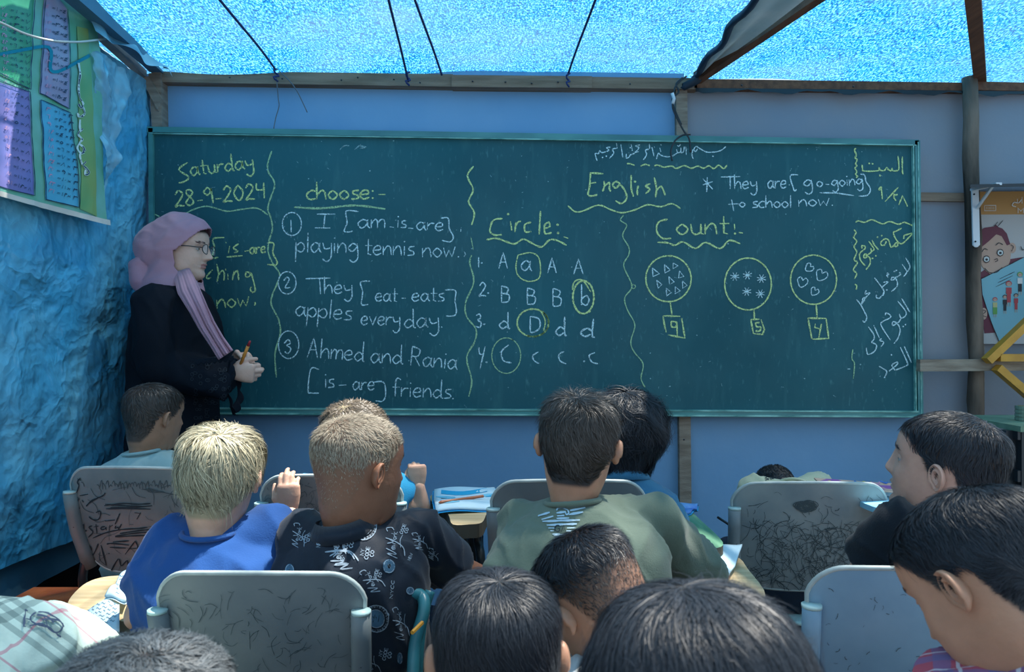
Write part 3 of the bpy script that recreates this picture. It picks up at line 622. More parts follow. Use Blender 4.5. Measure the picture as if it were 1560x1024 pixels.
for s_ in ([355,0,360,40,320,90,288,85,290,60],[190,15,180,50,225,40,180,90,165,120,145,150,160,90,180,90],[95,105,135,155,170,220,195,280,175,325,155,310],[535,95,575,160,615,230],[497,120,575,220,570,265,530,285,512,245],[530,285,500,330,450,320,450,360,490,340,520,400,500,480,460,535],
           [375,260,385,235,425,260,420,285,350,320,335,360,425,500],[262,355,318,480],[340,485,320,505,360,520,335,565],[210,370,265,450,260,500,240,520,290,550,270,610,205,640,190,575],[560,560,595,640,630,720],[522,570,590,720,580,750,470,795],[470,795,440,745,490,715,490,740,410,805],[315,755,385,800,385,830,365,872]): L(c(s_), 1.8)
for x, y in ((550,368),(573,350),(435,645)): ik.dot(*cc(x,y,1290,440,6.4), 1.3)
L(c([60,590,50,680,75,730,65,875]), 1.6, 'g'); L(c([5,783,35,782]), 2, 'w')
ik.build('chalk_writing', root, dict(w='chalk_w', y='chalk_y', g='chalk_g'))
# stray chalk specks and faint rubbed scribbles
sp = Ink(bd); rnd = random.Random(3)
for i in range(230):
    x, y = rnd.uniform(240,1388), rnd.uniform(206,618)
    if rnd.random() < .5: sp.dot(x, y, rnd.uniform(.5,1.3), 'f')
    else: a = rnd.uniform(0, 3); l_ = rnd.uniform(2,6); sp.line([(x,y),(x+l_*cos(a),y+l_*sin(a))], 1.0, 'f')
for s_ in ([518,228,525,222,532,222],[545,222,558,224,548,226],[540,228,550,220]): sp.line([(a, b_) for a, b_ in zip(*[iter(s_)]*2)], 1.6, 'f')
o = sp.build('chalk_specks', root, dict(f='chalk_f'))[0]; o['kind'] = 'stuff'

# ------------------------------------------------------------ right-hand corner: shelf, bracket, poster, yellow trestle, table
o = MB().hexa([P(1478,281,YW-.02), P(1740,276,YW-.02), P(1740,276,YW-.30), P(1478,281,YW-.30)], [P(1478,286,YW-.02), P(1740,281,YW-.02), P(1740,281,YW-.30), P(1478,286,YW-.30)]).obj('shelf', M['black_metal']); prop(o, 'thin dark shelf board fixed above the poster at the right edge', 'shelf')
b = MB(); a = P(1480,288,YW-.06); 
b.bar(P(1485,284,YW-.10), P(1487,374,YW-.10), .028, .008, Vector((0,1,0))); b.bar(P(1482,289,YW-.11), P(1522,280,YW-.30), .022, .010); b.bar(P(1488,318,YW-.10), P(1512,284,YW-.26), .010, .008)
b.ball(P(1487,372,YW-.104), (.014,.005,.014))
o = b.obj('shelf_bracket', M['white_metal']); prop(o, 'white metal bracket under the dark shelf at the right', 'bracket')
for x, y in ((1484,296),(1486,368),(1518,282)): MB().ball(P(x, y, YW-.115), .004, 8, 6).obj('screw', M['black_metal'], o)
root = empty('poster', P(1560,525,YW-.04), 'school poster with an orange top and a smiling brown-haired boy', 'poster')
YP = YW-.03
def pc_(c, m, k, name='poster_print'):
    me = meshof([P(x, y, YP-.0006*k) for x, y in c], [tuple(range(len(c)))]); return link(name, me, m, root, False)
def flat(n, c): M[n] = mat(n, c, .5, .3); return M[n]
pw = MB().hexa([P(*c, YP) for c in ((1491,292),(1740,290),(1740,524),(1496,524))], [P(*c, YP)+Vector((0,.004,0)) for c in ((1491,292),(1740,290),(1740,524),(1496,524))]).obj('poster_sheet', flat('poster_white', (.42,.42,.42)), root)
pc_([(1491,292),(1740,290),(1740,326),(1492,327)], flat('poster_orange', (.42,.22,.07)), 1)
mar = flat('poster_maroon', (.13,.03,.05)); skn = flat('poster_skin', (.46,.31,.24)); cyn = flat('poster_cyan', (.18,.40,.47))
def ellp(x, y, rx, ry, n=20, a0=0, a1=2*pi): return [(x+rx*cos(a0+(a1-a0)*i/n), y+ry*sin(a0+(a1-a0)*i/n)) for i in range(n)]
pc_([(1494,415),(1520,398),(1556,392),(1620,392),(1620,500),(1500,508),(1494,480)], mar, 2)
pc_(ellp(1542,378,6,8), skn, 3); pc_([(x, y) for x, y in ellp(1516,388,24,31) if x > 1491.5], skn, 4)
pc_([(1491,352),(1500,347),(1514,345),(1517,342),(1521,346),(1527,348),(1534,356),(1539,372),(1534,374),(1526,360),(1518,357),(1506,368),(1496,376),(1492,378)], mar, 5)
pc_([(1495,425),(1560,392),(1640,360),(1640,470),(1560,500),(1523,522),(1510,490),(1497,450)], cyn, 6)
pc_(ellp(1499,478,5,9), skn, 7)
pk = Ink(lambda x, y: P(x, y, YP-.0055)); flat('poster_ink', (.03,.03,.035)); flat('poster_eye', (.5,.55,.55)); flat('poster_pale', (.6,.6,.58)); flat('poster_red', (.4,.06,.07)); flat('poster_green', (.12,.30,.08)); flat('poster_yel', (.45,.42,.2))
for x, y in ((1503,395),(1524,385)): pk.dot(x, y, 4.6, 'e'); pk.ell((x, y), 4.6, 5.2, 1, 'k'); pk.dot(x, y+.5, 2.2, 'k'); 
pk.line([(1515,396),(1519,394),(1520,397),(1516,399)], 1, 'k'); pk.line([(1500,408),(1507,415),(1518,415),(1527,407)], 1, 'k')
pk.line([(1495,385),(1500,379),(1505,381)], 1.2, 'k'); pk.line([(1517,374),(1522,370),(1528,373)], 1.2, 'k'); pk.line([(1515,345),(1520,338)], 1.3, 'k'); pk.line([(1519,346),(1528,336)], 1.2, 'k')
pk.line([(1540,373),(1544,376),(1541,383)], 1, 'k'); pk.line([(1495,425),(1560,392)], 1, 'k'); pk.line([(1497,450),(1510,490),(1523,522)], 1, 'k')
pk.line([(1495,472),(1502,474),(1497,480),(1503,483)], 1, 'k')
for st in ([1556,304,1552,309,1545,308],[1545,308,1542,313,1548,315],[1557,300,1557,310],[1550,303,1550,308],[1555,375,1558,381,1562,379]): pk.line([(a, b_) for a, b_ in zip(*[iter(st)]*2)], 1.3, 'k' if st[1] > 370 else 'p')
pk.word('M', (1551,325), (1560,325), 4, 1.4, 'p'); pk.word('y', (1564,325), (1569,325), 4, 1.4, 'p')
pk.line([(1500,313),(1517,313),(1517,321),(1500,321)], 1.0, 'p', False, True)
for i in range(6): pk.line([(1503+i*2.2,315),(1503+i*2.2,319)], .8, 'p')
for j in range(3): pk.line([(1517+j*3,437-j*6),(1540+j*3,426-j*6)], .8, 'k')
def fig(x, y, s, top, bot, hd):   # little family figures printed on the blue sheet
    pk.dot(x, y, 4.0*s, hd); pk.dot(x, y+.8*s, 3.0*s, 's'); pk.line([(x, y+5*s), (x, y+13*s)], 7*s, top, False); pk.line([(x, y+13*s), (x, y+24*s)], 7*s if bot == 'g' else 5*s, bot, False)
    pk.line([(x-1.6*s, y+24*s), (x-1.6*s, y+29*s)], 1.4*s, 's', False); pk.line([(x+1.6*s, y+24*s), (x+1.6*s, y+29*s)], 1.4*s, 's', False)
    pk.dot(x-1.2*s, y+.5*s, .5*s, 'k'); pk.dot(x+1.2*s, y+.5*s, .5*s, 'k')
fig(1516,456,.95,'y','g','r'); fig(1531,452,.9,'k','k','k'); fig(1537,432,1.2,'r','r','r'); fig(1548,450,.9,'r','r','k'); fig(1554,418,1.1,'p','k','g')
pk.build('poster_print', root, dict(k='poster_ink', e='poster_eye', p='poster_pale', r='poster_red', g='poster_green', y='poster_yel', s='poster_skin'))
yt = empty('trestle', P(1600,640,YW-.16), 'yellow painted crossed timber trestle in front of the poster', 'trestle')
for a, b_ in (((1503,550),(1640,420)), ((1520,545),(1640,545)), ((1518,560),(1640,665))): MB().bar(P(*a, YW-.16), P(*b_, YW-.16), .03, .04, Vector((0,1,0))).obj('crossbar', M['yellow'], yt)
MB().bar(P(1640,400,YW-.16), P(1640,958,YW-.16), .04, .04).obj('upright', M['yellow'], yt)
tb = empty('metal_table', P(1600,950,2.9), 'black metal-framed table with a green top at the right edge', 'table')
zt = P(0,640,2.82).z; x0 = P(1500,0,2.82).x
MB().box(x0, x0+.75, 2.62, 3.0, zt-.02, zt).obj('table_top', mat('green_table_top', (.12,.22,.15), .5, .3, (.2,.3,.2), 12), tb)
for x, y in ((x0+.03,2.65),(x0+.72,2.65),(x0+.03,2.97),(x0+.72,2.97)): MB().box(x-.018, x+.018, y-.018, y+.018, 0, zt-.02).obj('leg', M['black_metal'], tb)
for x_, y_ in ((1536,2.68),): MB().box(P(x_,0,y_).x-.02, P(x_,0,y_).x+.02, y_-.018, y_+.018, .25, zt-.02).obj('brace', M['black_metal'], tb)
MB().box(x0, x0+.75, 2.635, 2.665, zt-.20, zt-.16).obj('apron', M['black_metal'], tb); MB().box(x0, x0+.75, 2.635, 2.665, zt-.05, zt-.02).obj('apron', M['black_metal'], tb)
b = MB(); p = P(1562,634,2.8); p.z = zt
for i in range(4): b.loft([(p+Vector((0,0,.002+i*.014)), (.034,0,0), (0,.034,0), 2), (p+Vector((0,0,.013+i*.014)), (.034,0,0), (0,.034,0), 2)], 20)
b.loft([(p, (.031,0,0), (0,.031,0), 2), (p+Vector((0,0,.056)), (.031,0,0), (0,.031,0), 2)], 20)
o = b.obj('ribbed_jar', mat('greenish_jar', (.16,.24,.18), .25, .6)); prop(o, 'small ribbed greenish jar standing on the green table top', 'jar')
# ------------------------------------------------------------ chairs with writing tablets
PL = {}
def plastic(name, c1, c2): PL[name] = mat(name, c1, .45, .4, c2, 7, .05, 40); return PL[name]
plastic('shell_grey', (.12,.155,.165), (.19,.22,.22)); plastic('shell_warm', (.115,.145,.16), (.17,.195,.20)); plastic('shell_pale', (.17,.22,.24), (.27,.31,.31)); plastic('shell_blue', (.16,.29,.40), (.22,.36,.47))
plastic('seat_teal', (.36,.55,.55), (.46,.62,.60)); rim_m = mat('shell_rim_highlight', (.46,.52,.50), .5, .4, (.3,.36,.36), 20)  # rim_m: edge highlight painted as a pale tone on the rim
def chair(cx, Y, ztop, w, yaw, shell, label, group='tablet-arm school chairs', lean=.075, back=True, seat_m='seat_teal', frame='black_metal', h=.29):
    X = (cx-CX)/F*Y; root = empty('school_chair', (X, Y+.2, 0), label, 'chair', group)
    rot = Matrix.Translation((X, Y, 0)) @ Matrix.Rotation(R(yaw), 4, 'Z'); T = lambda x, y, z: rot @ Vector((x, y, z))
    zb = ztop-h
    def edge(v):
        d = (1-v)*h; e = v*h; hw = w/2; rt, rb = .06, .085
        if d < rt: hw = w/2-rt+math.sqrt(max(0, rt*rt-(rt-d)**2))
        if e < rb: hw = w/2-.012-rb+math.sqrt(max(0, rb*rb-(rb-e)**2))
        elif d >= rt: hw -= .012*(1-v)
        return max(.001, hw)
    def sh(u, v):   # u -1..1
        hw = edge(v); x = u*hw; k = x/(w/2)
        z = zb+v*h+.010*(1-k*k)*v-.016*(1-k*k)*(1-v)
        return T(x, .03*k*k-.02*sin(pi*v)*(.5)+lean*(1-v)-.0*v, z)
    if back:
        b = MB(); vs = [0,.004,.012,.03,.06,.1,.15,.2,.28,.36,.45,.54,.63,.72,.79,.84,.88,.92,.95,.975,.99,.997,1]
        V = [sh(-1+2*i/32, v) for v in vs for i in range(33)]
        b.add(V, [(j*33+i, j*33+i+1, (j+1)*33+i+1, (j+1)*33+i) for j in range(len(vs)-1) for i in range(32)])
        me = apply_mods(b.mesh(), [('SOLIDIFY', dict(thickness=.007, offset=0))]); bk = link('backrest', me, PL[shell], root)
        out = [sh(-1, v) for v in vs]+[sh(-1+2*i/16, 1) for i in range(1, 16)]+[sh(1, v) for v in reversed(vs)]+[sh(1-2*i/16, 0) for i in range(1, 16)]
        b = MB(); b.tube(out+[out[0]], .0048, 8); link('edge_rim', b.mesh(), rim_m, root)
    else: bk = None
    for s in (-1, 1):
        if back:
            q = [sh(s*.985, v)+rot.to_3x3() @ Vector((0, -.014, 0)) for v in (.77,.6,.4,.2)]; q.append(q[-1]+(q[-1]-q[-2]))
            b = MB(); b.tube(q, [(.019,.016)]*5, 14); sl = link('tube_sleeve', b.mesh(), PL[shell], root)
            b = MB(); b.tube([q[0]+Vector((0,0,-.002)), q[0]+Vector((0,0,.004))], .0175, 14); link('sleeve_cap', b.mesh(), PL['seat_teal'], root)
            c_ = q[2]+rot.to_3x3() @ Vector((0, -.016, .01)); MB().ball(c_, (.006,.004,.006)).obj('rivet', M['black_metal'], sl, True)
            b = MB(); b.tube(catmull([q[4]+(q[4]-q[3])*-.6, T(s*(w/2-.01), lean+.0, zb-.05), T(s*(w/2-.015), lean+.04, .47), T(s*(w/2-.02), lean+.12, .405), T(s*(w/2-.02), lean+.40, .395), T(s*(w/2-.01), lean+.455, .36), T(s*(w/2), lean+.49, .0)], 5), .0125, 10)
        else:
            b = MB(); b.tube(catmull([T(s*(w/2-.02), lean+.06, .36), T(s*(w/2-.02), lean+.12, .395), T(s*(w/2-.02), lean+.40, .395), T(s*(w/2-.01), lean+.455, .36), T(s*(w/2), lean+.49, .0)], 5), .0125, 10)
        link('side_frame', b.mesh(), M[frame], root)
        b = MB(); b.tube(catmull([T(s*(w/2-.02), lean+.22, .395), T(s*(w/2-.01), lean+.12, .36), T(s*(w/2), lean-.02, 0)], 5), .0125, 10); link('leg', b.mesh(), M[frame], root)
    b = MB(); b.tube([T(-w/2+.01, lean+.02, .12), T(w/2-.01, lean+.02, .12)], .009, 8); link('stretcher', b.mesh(), M[frame], root)
    b = MB(); b.tube([T(-w/2+.01, lean+.30, .385), T(w/2-.01, lean+.30, .385)], .009, 8); link('stretcher', b.mesh(), M[frame], root)
    b = MB()
    def st(u, v):
        a = 2*pi*u; rr = v; x = math.copysign(abs(cos(a))**.45, cos(a))*rr; y = math.copysign(abs(sin(a))**.45, sin(a))*rr
        return T(x*(w/2-.02), lean+.25+y*.19, .405+.014*(x*x)-.02*max(0, y)**3+.012*max(0, -y)**2)
    b.grid(st, 36, 8); me = apply_mods(b.mesh(), [('WELD', dict(merge_threshold=.0005)), ('SOLIDIFY', dict(thickness=.008, offset=0))]); link('seat', me, PL[seat_m], root)
    return root, bk, T
def TZ(px, py, z): Y = (z-CZ)*F/(CY-py); return Vector(((px-CX)/F*Y, Y, z))
def slab(name, pts, z, t, m, parent=None, sm=True, edge=None):
    q = [TZ(x, y, z) for x, y in pts]; q = catmull(q, 4, True)[:-1] if sm else q; n = len(q)
    b = MB(); b.add(q+[v-Vector((0,0,t)) for v in q], [tuple(range(n)), tuple(reversed(range(n, 2*n)))]+[(i, n+i, n+(i+1)%n, (i+1)%n) for i in range(n)])
    o = b.obj(name, m, parent)
    if edge:
        o.data.materials.append(edge)
        for p in o.data.polygons:
            if abs(p.normal.z) < .5: p.material_index = 1
    return o
def post(root, top, foot, frame='black_metal', r=.012, name='tablet_support'):
    b = MB(); b.tube(catmull([top, top+Vector((0,0,-.06)), Vector((foot[0], foot[1], top.z-.16)), Vector(foot)], 5), r, 10); link(name, b.mesh(), M[frame], root)

chA, bkA, TA = chair(205, 2.04, .877, .42, -4, 'shell_grey', 'grey chair scrawled all over with dark graffiti, beside the blue tarpaulin')
chB, bkB, TB = chair(387, 1.29, .826, .375, -1, 'shell_warm', 'grey chair with faint scratches, right behind the blond boy')
chC, bkC, TC = chair(500, 1.84, .893, .36, 0, 'shell_warm', 'pale chair whose top edge the blond boy grips')
chD, bkD, TD = chair(868, 1.80, .888, .385, 0, 'shell_warm', 'mostly hidden grey chair left of the boy in the olive shirt')
chE, bkE, TE = chair(1240, 2.0, .843, .425, -1, 'shell_pale', 'pale chair covered in fine crosshatched scratches, behind the sleeping boy')
chF, bkF, TF = chair(1415, 1.26, .843, .385, -3, 'shell_blue', 'light blue chair with smooth clean shell, behind the boy in black')
chG, _, TG = chair(575, 1.38, .8, .36, 0, 'shell_grey', 'teal metal-framed seat under the boy in the printed black shirt', back=False, frame='teal_metal')
# seats of the nearer row are hidden by their sitters but carry them
def wedge(root, T, x, y, z): pass

# graffiti
def scr(bk, n, box, m, rn, l0=6, l1=30, w=1.0, mats=None):
    s = Ink(on_surface(bk)); r = random.Random(rn)
    for i in range(n):
        x, y = r.uniform(box[0], box[2]), r.uniform(box[1], box[3]); a = r.uniform(0, pi); l_ = r.uniform(l0, l1); k = r.uniform(-.5, .5)
        s.line([(x, y), (x+l_*.5*cos(a+k), y+l_*.5*sin(a+k)), (x+l_*cos(a), y+l_*sin(a))], w*r.uniform(.5, 1.2), 'a')
    for o in s.build('scratches', bk.parent, dict(a=m)): o['kind'] = 'stuff'
scr(bkB, 120, (240,895,545,1020), 'faint_ink', 2, w=.8); scr(bkE, 330, (1140,790,1340,890), 'faint_ink', 3, 8, 40, .8); scr(bkE, 60, (1135,750,1350,890), 'faint_ink', 9, 4, 20, .8)
scr(bkA, 60, (105,730,300,860), 'faint_ink', 4, w=.8); scr(bkF, 25, (1260,890,1440,1020), 'faint_ink', 5, 3, 10, .9); scr(bkC, 50, (405,735,500,780), 'faint_ink', 6, 3, 18, .7)
s = Ink(on_surface(bkA, .002)); c = s.crop(80,700,4.267)
for st in ([170,475,178,420,192,450,205,420,206,490],[262,430,240,440,266,470,236,505],[285,420,292,482],[270,438,302,432],[345,435,320,440,322,455,345,450,348,440,352,458],[375,425,372,462],[370,440,395,425],[415,430,410,445,430,440,432,452,445,430,450,420],
           [300,545,272,610,205,685],[318,555,352,685],[355,548,395,545,500,555],[375,570,480,575],[395,535,500,528],[540,528,475,615],[540,530,555,560,562,612],[505,580,552,575],[375,740,430,645,450,690,490,655,490,730],
           [265,510,350,475,450,455,560,448,620,440],[410,497,520,480,640,470],[410,502,540,495,640,492],[440,480,560,462,635,455],[225,300,260,265,330,235,345,215],[222,304,245,280,300,250],[345,290,480,300,600,305],[350,320,480,318,640,322],[380,312,520,310,650,300],[340,300,460,285,560,290,640,285],
           [345,400,410,392],[440,350,425,385,410,420],[575,345,550,388],[535,345,575,350],[185,120,165,145,175,170,160,215],[165,125,190,135],[285,345,310,335,315,360,300,390,265,390,240,370],[175,250,165,290,180,320],[195,262,205,278],[180,235,235,225]):
    s.line(c(st), 1.9, 'k', len(st) > 4)
s.ell((80+225/4.267, 700+582/4.267), 7, 6.5, 1.9, 'k'); s.dot(80+220/4.267, 700+462/4.267, 1.5, 'k'); s.dot(80+370/4.267, 700+610/4.267, 1, 'k'); s.dot(80+516/4.267, 700+712/4.267, 1.2, 'k')
for i in range(26):
    x = 290+i*20; s.line(c([x, 165+14*sin(i*2), x+12, 150+16*cos(i*3), x+20, 185+12*sin(i)]), 1.1, 'f')
for i in range(5): s.line(c([580+8*i,195,640,190+6*i,730,215,830,235]), .8, 'f')
s.word('2017', (113,792), (124,757), 4, 1.0, 'f')
s.build('graffiti', chA, dict(k='ink', f='faint_ink'))
s = Ink(on_surface(bkE, .002))
for i in range(16): s.ell((1222+i%5*3, 769+(i%4)*1.5), 14-i*.5, 5+i%3, 1.0, 'k', i)
s.build('graffiti', chE, dict(k='faint_ink'))

# writing tablets
def TabletOn(root, pts, z, m, sup, foot, t=.022, frame='black_metal'):
    slab('writing_tablet', pts, z, t, m, root, True, M['ply_edge'])
    for s_, f_ in zip(sup, foot): post(root, TZ(*s_, z-.02), f_, frame)
TabletOn(chC, [(662,752),(755,748),(757,762),(742,782),(734,796),(715,799),(690,799),(684,786),(676,774),(664,772)], .78, M['ply'], [(708,792),(728,790)], [(.10-.22,1.9,.02),(-.08,1.95,.02)], .035)
b = MB(); b.bar(TZ(712,786,.75), TZ(712,786,.75)+Vector((0,0,-.75)), .012, .012); b.obj('red_post', mat('red_post', (.35,.02,.03), .4, .4), chC)
b = MB(); b.bar(TZ(724,786,.75), TZ(724,786,.75)+Vector((0,0,-.75)), .045, .03); b.obj('tablet_support', M['black_metal'], chC)
TabletOn(chD, [(1010,768),(1042,772),(1070,795),(1101,826),(1088,836),(1055,838),(1020,812)], .75, M['green_top'], [(1040,790)], [(.33,1.9,.4)], .022)
slab('writing_tablet', [(1296,752),(1385,754),(1402,772),(1394,783),(1376,780),(1330,772)], .80, .015, mat('pale_blue_tablet', (.24,.55,.72), .4, .4), chE)
post(chE, TZ(1370,768,.785), TE(.20,.3,.40))
b = MB(); b.tube([P(1093,788,2.1), P(1124,808,2.06), P(1160,832,2.1)], .0035, 8); link('support_rod', b.mesh(), M['black_metal'], chE)
for s_ in (TE(-.14,.25,.40), TE(.14,.25,.40)): pass

# kid in olive shirt: own chair, hidden backrest, wood tablet at his right
chH, bkH, TH = chair(900, 1.27, .765, .36, 0, 'shell_grey', 'grey chair hidden between the heads, carrying the boy in the olive shirt')
TabletOn(chH, [(1050,856),(1118,848),(1140,868),(1166,908),(1120,916),(1070,900)], .70, M['ply'], [(1120,885)], [TH(.17,.40,.40)], .02)
chI, bkI, TI = chair(-75, .97, .72, .38, 0, 'shell_grey', 'chair at the far left edge under the child in the checked shirt')
TabletOn(chI, [(103,921),(112,905),(132,888),(160,879),(205,877),(262,882),(255,925),(230,950),(160,942),(112,933)], .66, M['ply'], [(180,915)], [TI(.19,.42,.40)], .022)

# orange stool at the left
st_ = empty('stool', TZ(85,915,.52), 'low orange wooden stool on the ground beside the left tarpaulin', 'stool')
for i, (a, b_) in enumerate((((40,900),(116,872)), )):
    pass
c0 = Vector((-1.22, 1.98, .52))
for i in range(3):
    MB().box(c0.x-.17, c0.x+.17, c0.y-.17+i*.115, c0.y-.06+i*.115, c0.z-.022, c0.z).obj('plank', M['orange'], st_)
for sx in (-.14, .14):
    for sy in (-.13, .13): MB().box(c0.x+sx-.018, c0.x+sx+.018, c0.y+sy-.018, c0.y+sy+.018, 0, c0.z-.022).obj('leg', M['orange'], st_)

# ------------------------------------------------------------ books, papers, pencils on the tablets
def thing_slab(name, pts, z, t, m, label, cat, sm=False): o = slab(name, pts, z, t, m, None, sm); return prop(o, label, cat)
def notebook(rows, label, z0, name='notebook', cover=None, m=None, lift=.01, wr=None):
    """open notebook: rows = (left px, right px) edges front to back, curved pages"""
    root = empty(name, TZ(*rows[0][0], z0), label, 'notebook'); 
    def pg(u, v):
        k = u*(len(rows)-1); i = min(len(rows)-2, int(k)); f = k-i
        a = Vector(rows[i][0]).lerp(Vector(rows[i+1][0]), f); b_ = Vector(rows[i][1]).lerp(Vector(rows[i+1][1]), f); q = a.lerp(b_, v)
        p = TZ(q.x, q.y, z0); p.z += lift*abs(sin(pi*u*2))*.8+.003+.004*sin(v*5); return p
    b = MB(); b.grid(pg, 16, 12); me = apply_mods(b.mesh(), [('SOLIDIFY', dict(thickness=.005, offset=0))]); o = link('pages', me, m or M['paper'], root)
    if cover:
        b = MB(); b.grid(lambda u, v: pg(-.03+u*1.06, -.03+v*1.06)-Vector((0,0,.006)), 10, 8); link('cover', b.mesh(), cover, root)
    if wr:
        s = Ink(on_surface(o, .001)); r = random.Random(5)
        for (x0, y0, x1, y1, n) in wr:
            for j in range(n):
                y = y0+(y1-y0)*j/max(1, n-1); xx = x0+r.uniform(0, 6)
                sl = -.25
                while xx < x1-4:
                    l_ = r.uniform(3, 9); yy = y+sl*(xx-x0); s.line([(xx, yy), (xx+l_*.3, yy-1.5), (xx+l_*.6, yy+.8), (xx+l_, yy-1)], .8, 'k'); xx += l_+r.uniform(1, 4)
        s.build('handwriting', root, dict(k='pen_ink'))
    return root
notebook([((664,781),(758,776)), ((661,765),(757,760)), ((662,748),(753,743))], 'open notebook with white and bright blue pages holding a red pencil', .785, cover=M['blue_cover'])
nbk = [o for o in bpy.data.objects if o.name == 'pages'][0]; s = Ink(on_surface(nbk, .001))
M['page_blue'] = mat('printed_blue', (.03,.40,.66), .6, .3); M['page_pale'] = mat('printed_pale_blue', (.22,.58,.74), .6, .3)
s.line([(665,749),(705,752),(750,745)], 6, 'b'); s.line([(664,757),(705,759),(752,753)], 3, 'p'); s.line([(662,767),(700,764)], 2.5, 'p'); s.line([(740,757),(757,755)], 2, 'b')
s.build('page_print', nbk.parent, dict(b='page_blue', p='page_pale'))
b = MB(); b.tube([TZ(672,765,.803), TZ(736,756,.803)], .0045, 6); b.tube([TZ(668,765.6,.803), TZ(672,765,.803)], [.001,.0045], 6); prop(b.obj('pencil', mat('red_pencil', (.50,.13,.05), .4, .4)), 'reddish pencil lying across the open blue and white notebook', 'pencil')
notebook([((1004,792),(1052,782)), ((1008,783),(1062,776)), ((1014,772),(1064,769))], 'small deep blue notebook on the green tablet beside the curly-haired child', .757, cover=M['blue_cover'], m=mat('deep_blue_cover', (.02,.12,.50), .4, .4, (.15,.35,.65), 20))
notebook([((1092,878),(1106,884)), ((1086,858),(1120,862)), ((1078,838),(1131,830))], 'white paper on the wooden tablet by the elbow of the olive shirt', .715, lift=.004, m=M['paper'])
notebook([((160,912),(192,916)), ((176,895),(203,896)), ((190,873),(208,876))], 'narrow written page propped beside the arm of the blond boy', .685, cover=M['paper'], wr=[(172,905,196,880,5)])
notebook([((98,968),(182,962)), ((120,945),(182,938)), ((160,917),(182,920))], 'wide sheet covered in pencil writing in front of the wooden tablet at left', .675, wr=[(122,958,178,928,6)], lift=.003)
nb = empty('picture_book', TZ(1300,740,.80), 'thin picture book with a pink and yellow cover on the tablet behind the scratched chair', 'book')
slab('pages', [(1258,744),(1372,752),(1368,738),(1243,730)], .812, .010, M['paper'], nb, False)
slab('cover', [(1256,742),(1368,749),(1365,737),(1240,728)], .822, .004, mat('picture_cover', (.30,.10,.35), .4, .4, (.62,.40,.30), 18, ramp=(.45,.5)), nb, False)
ck = Ink(lambda x, y: TZ(x, y, .8235)); flat('cover_yellow', (.65,.5,.12)); flat('cover_pink', (.6,.25,.4)); flat('cover_blue', (.05,.15,.45))
for i, m_ in enumerate('ypybypb'): ck.line([(1262+i*13,732.5+(i%3)), (1272+i*13,736+(i%2)*2), (1280+i*12,734)], 2.2, m_)
ck.build('cover_print', nb, dict(y='cover_yellow', p='cover_pink', b='cover_blue'))
b = MB(); a, c_ = P(628,964,1.38), P(643,949,1.42); b.tube([a, c_], .0042, 6); b.tube([c_, c_+(c_-a)*.12], [.0042,.001], 6)
prop(b.obj('yellow_pencil', M['yellow']), 'short yellow pencil beside the side seam of the printed black shirt', 'pencil')
b = MB(); b.tube(catmull([P(612,905,1.46), P(640,907,1.48), P(646,930,1.46), P(632,985,1.44), P(630,1060,1.42), Vector((P(630,1060,1.42).x, 1.5, .40))], 6), .0125, 10); link('tablet_support', b.mesh(), M['teal_metal'], chG)
b = MB(); b.tube(catmull([P(655,900,1.50), P(642,950,1.48), P(636,1050,1.46), Vector((P(630,1060,1.42).x+.01, 1.55, .40))], 6), .011, 10); link('tablet_support', b.mesh(), M['teal_metal'], chG)
0 and slab('writing_tablet', [(600,900),(640,898),(648,908),(640,914),(606,914)], .765, .016, mat('teal_tablet', (.06,.42,.50), .4, .4), chG)
# ------------------------------------------------------------ people: head
def smooth01(a, b, x): t = np.clip((x-a)/(b-a), 0, 1); return t*t*(3-2*t)
HT = np.array([(-.200,.008,-.082,.047),(-.150,.006,-.076,.044),(-.128,.012,-.074,.043),(-.116,.036,-.074,.044),(-.109,.060,-.074,.045),(-.102,.073,-.074,.048),(-.094,.079,-.075,.051),(-.082,.081,-.076,.055),
    (-.070,.078,-.078,.059),(-.058,.080,-.080,.062),(-.046,.081,-.082,.064),(-.030,.081,-.085,.067),(-.015,.080,-.089,.069),(.0,.080,-.093,.071),(.015,.083,-.096,.0725),(.03,.0855,-.098,.0735),(.045,.084,-.0985,.074),
    (.06,.078,-.095,.0715),(.072,.068,-.087,.066),(.083,.054,-.074,.057),(.092,.036,-.056,.044),(.098,.018,-.038,.029),(.1012,.0,-.020,.012),(.1016,-.008,-.012,.002)])
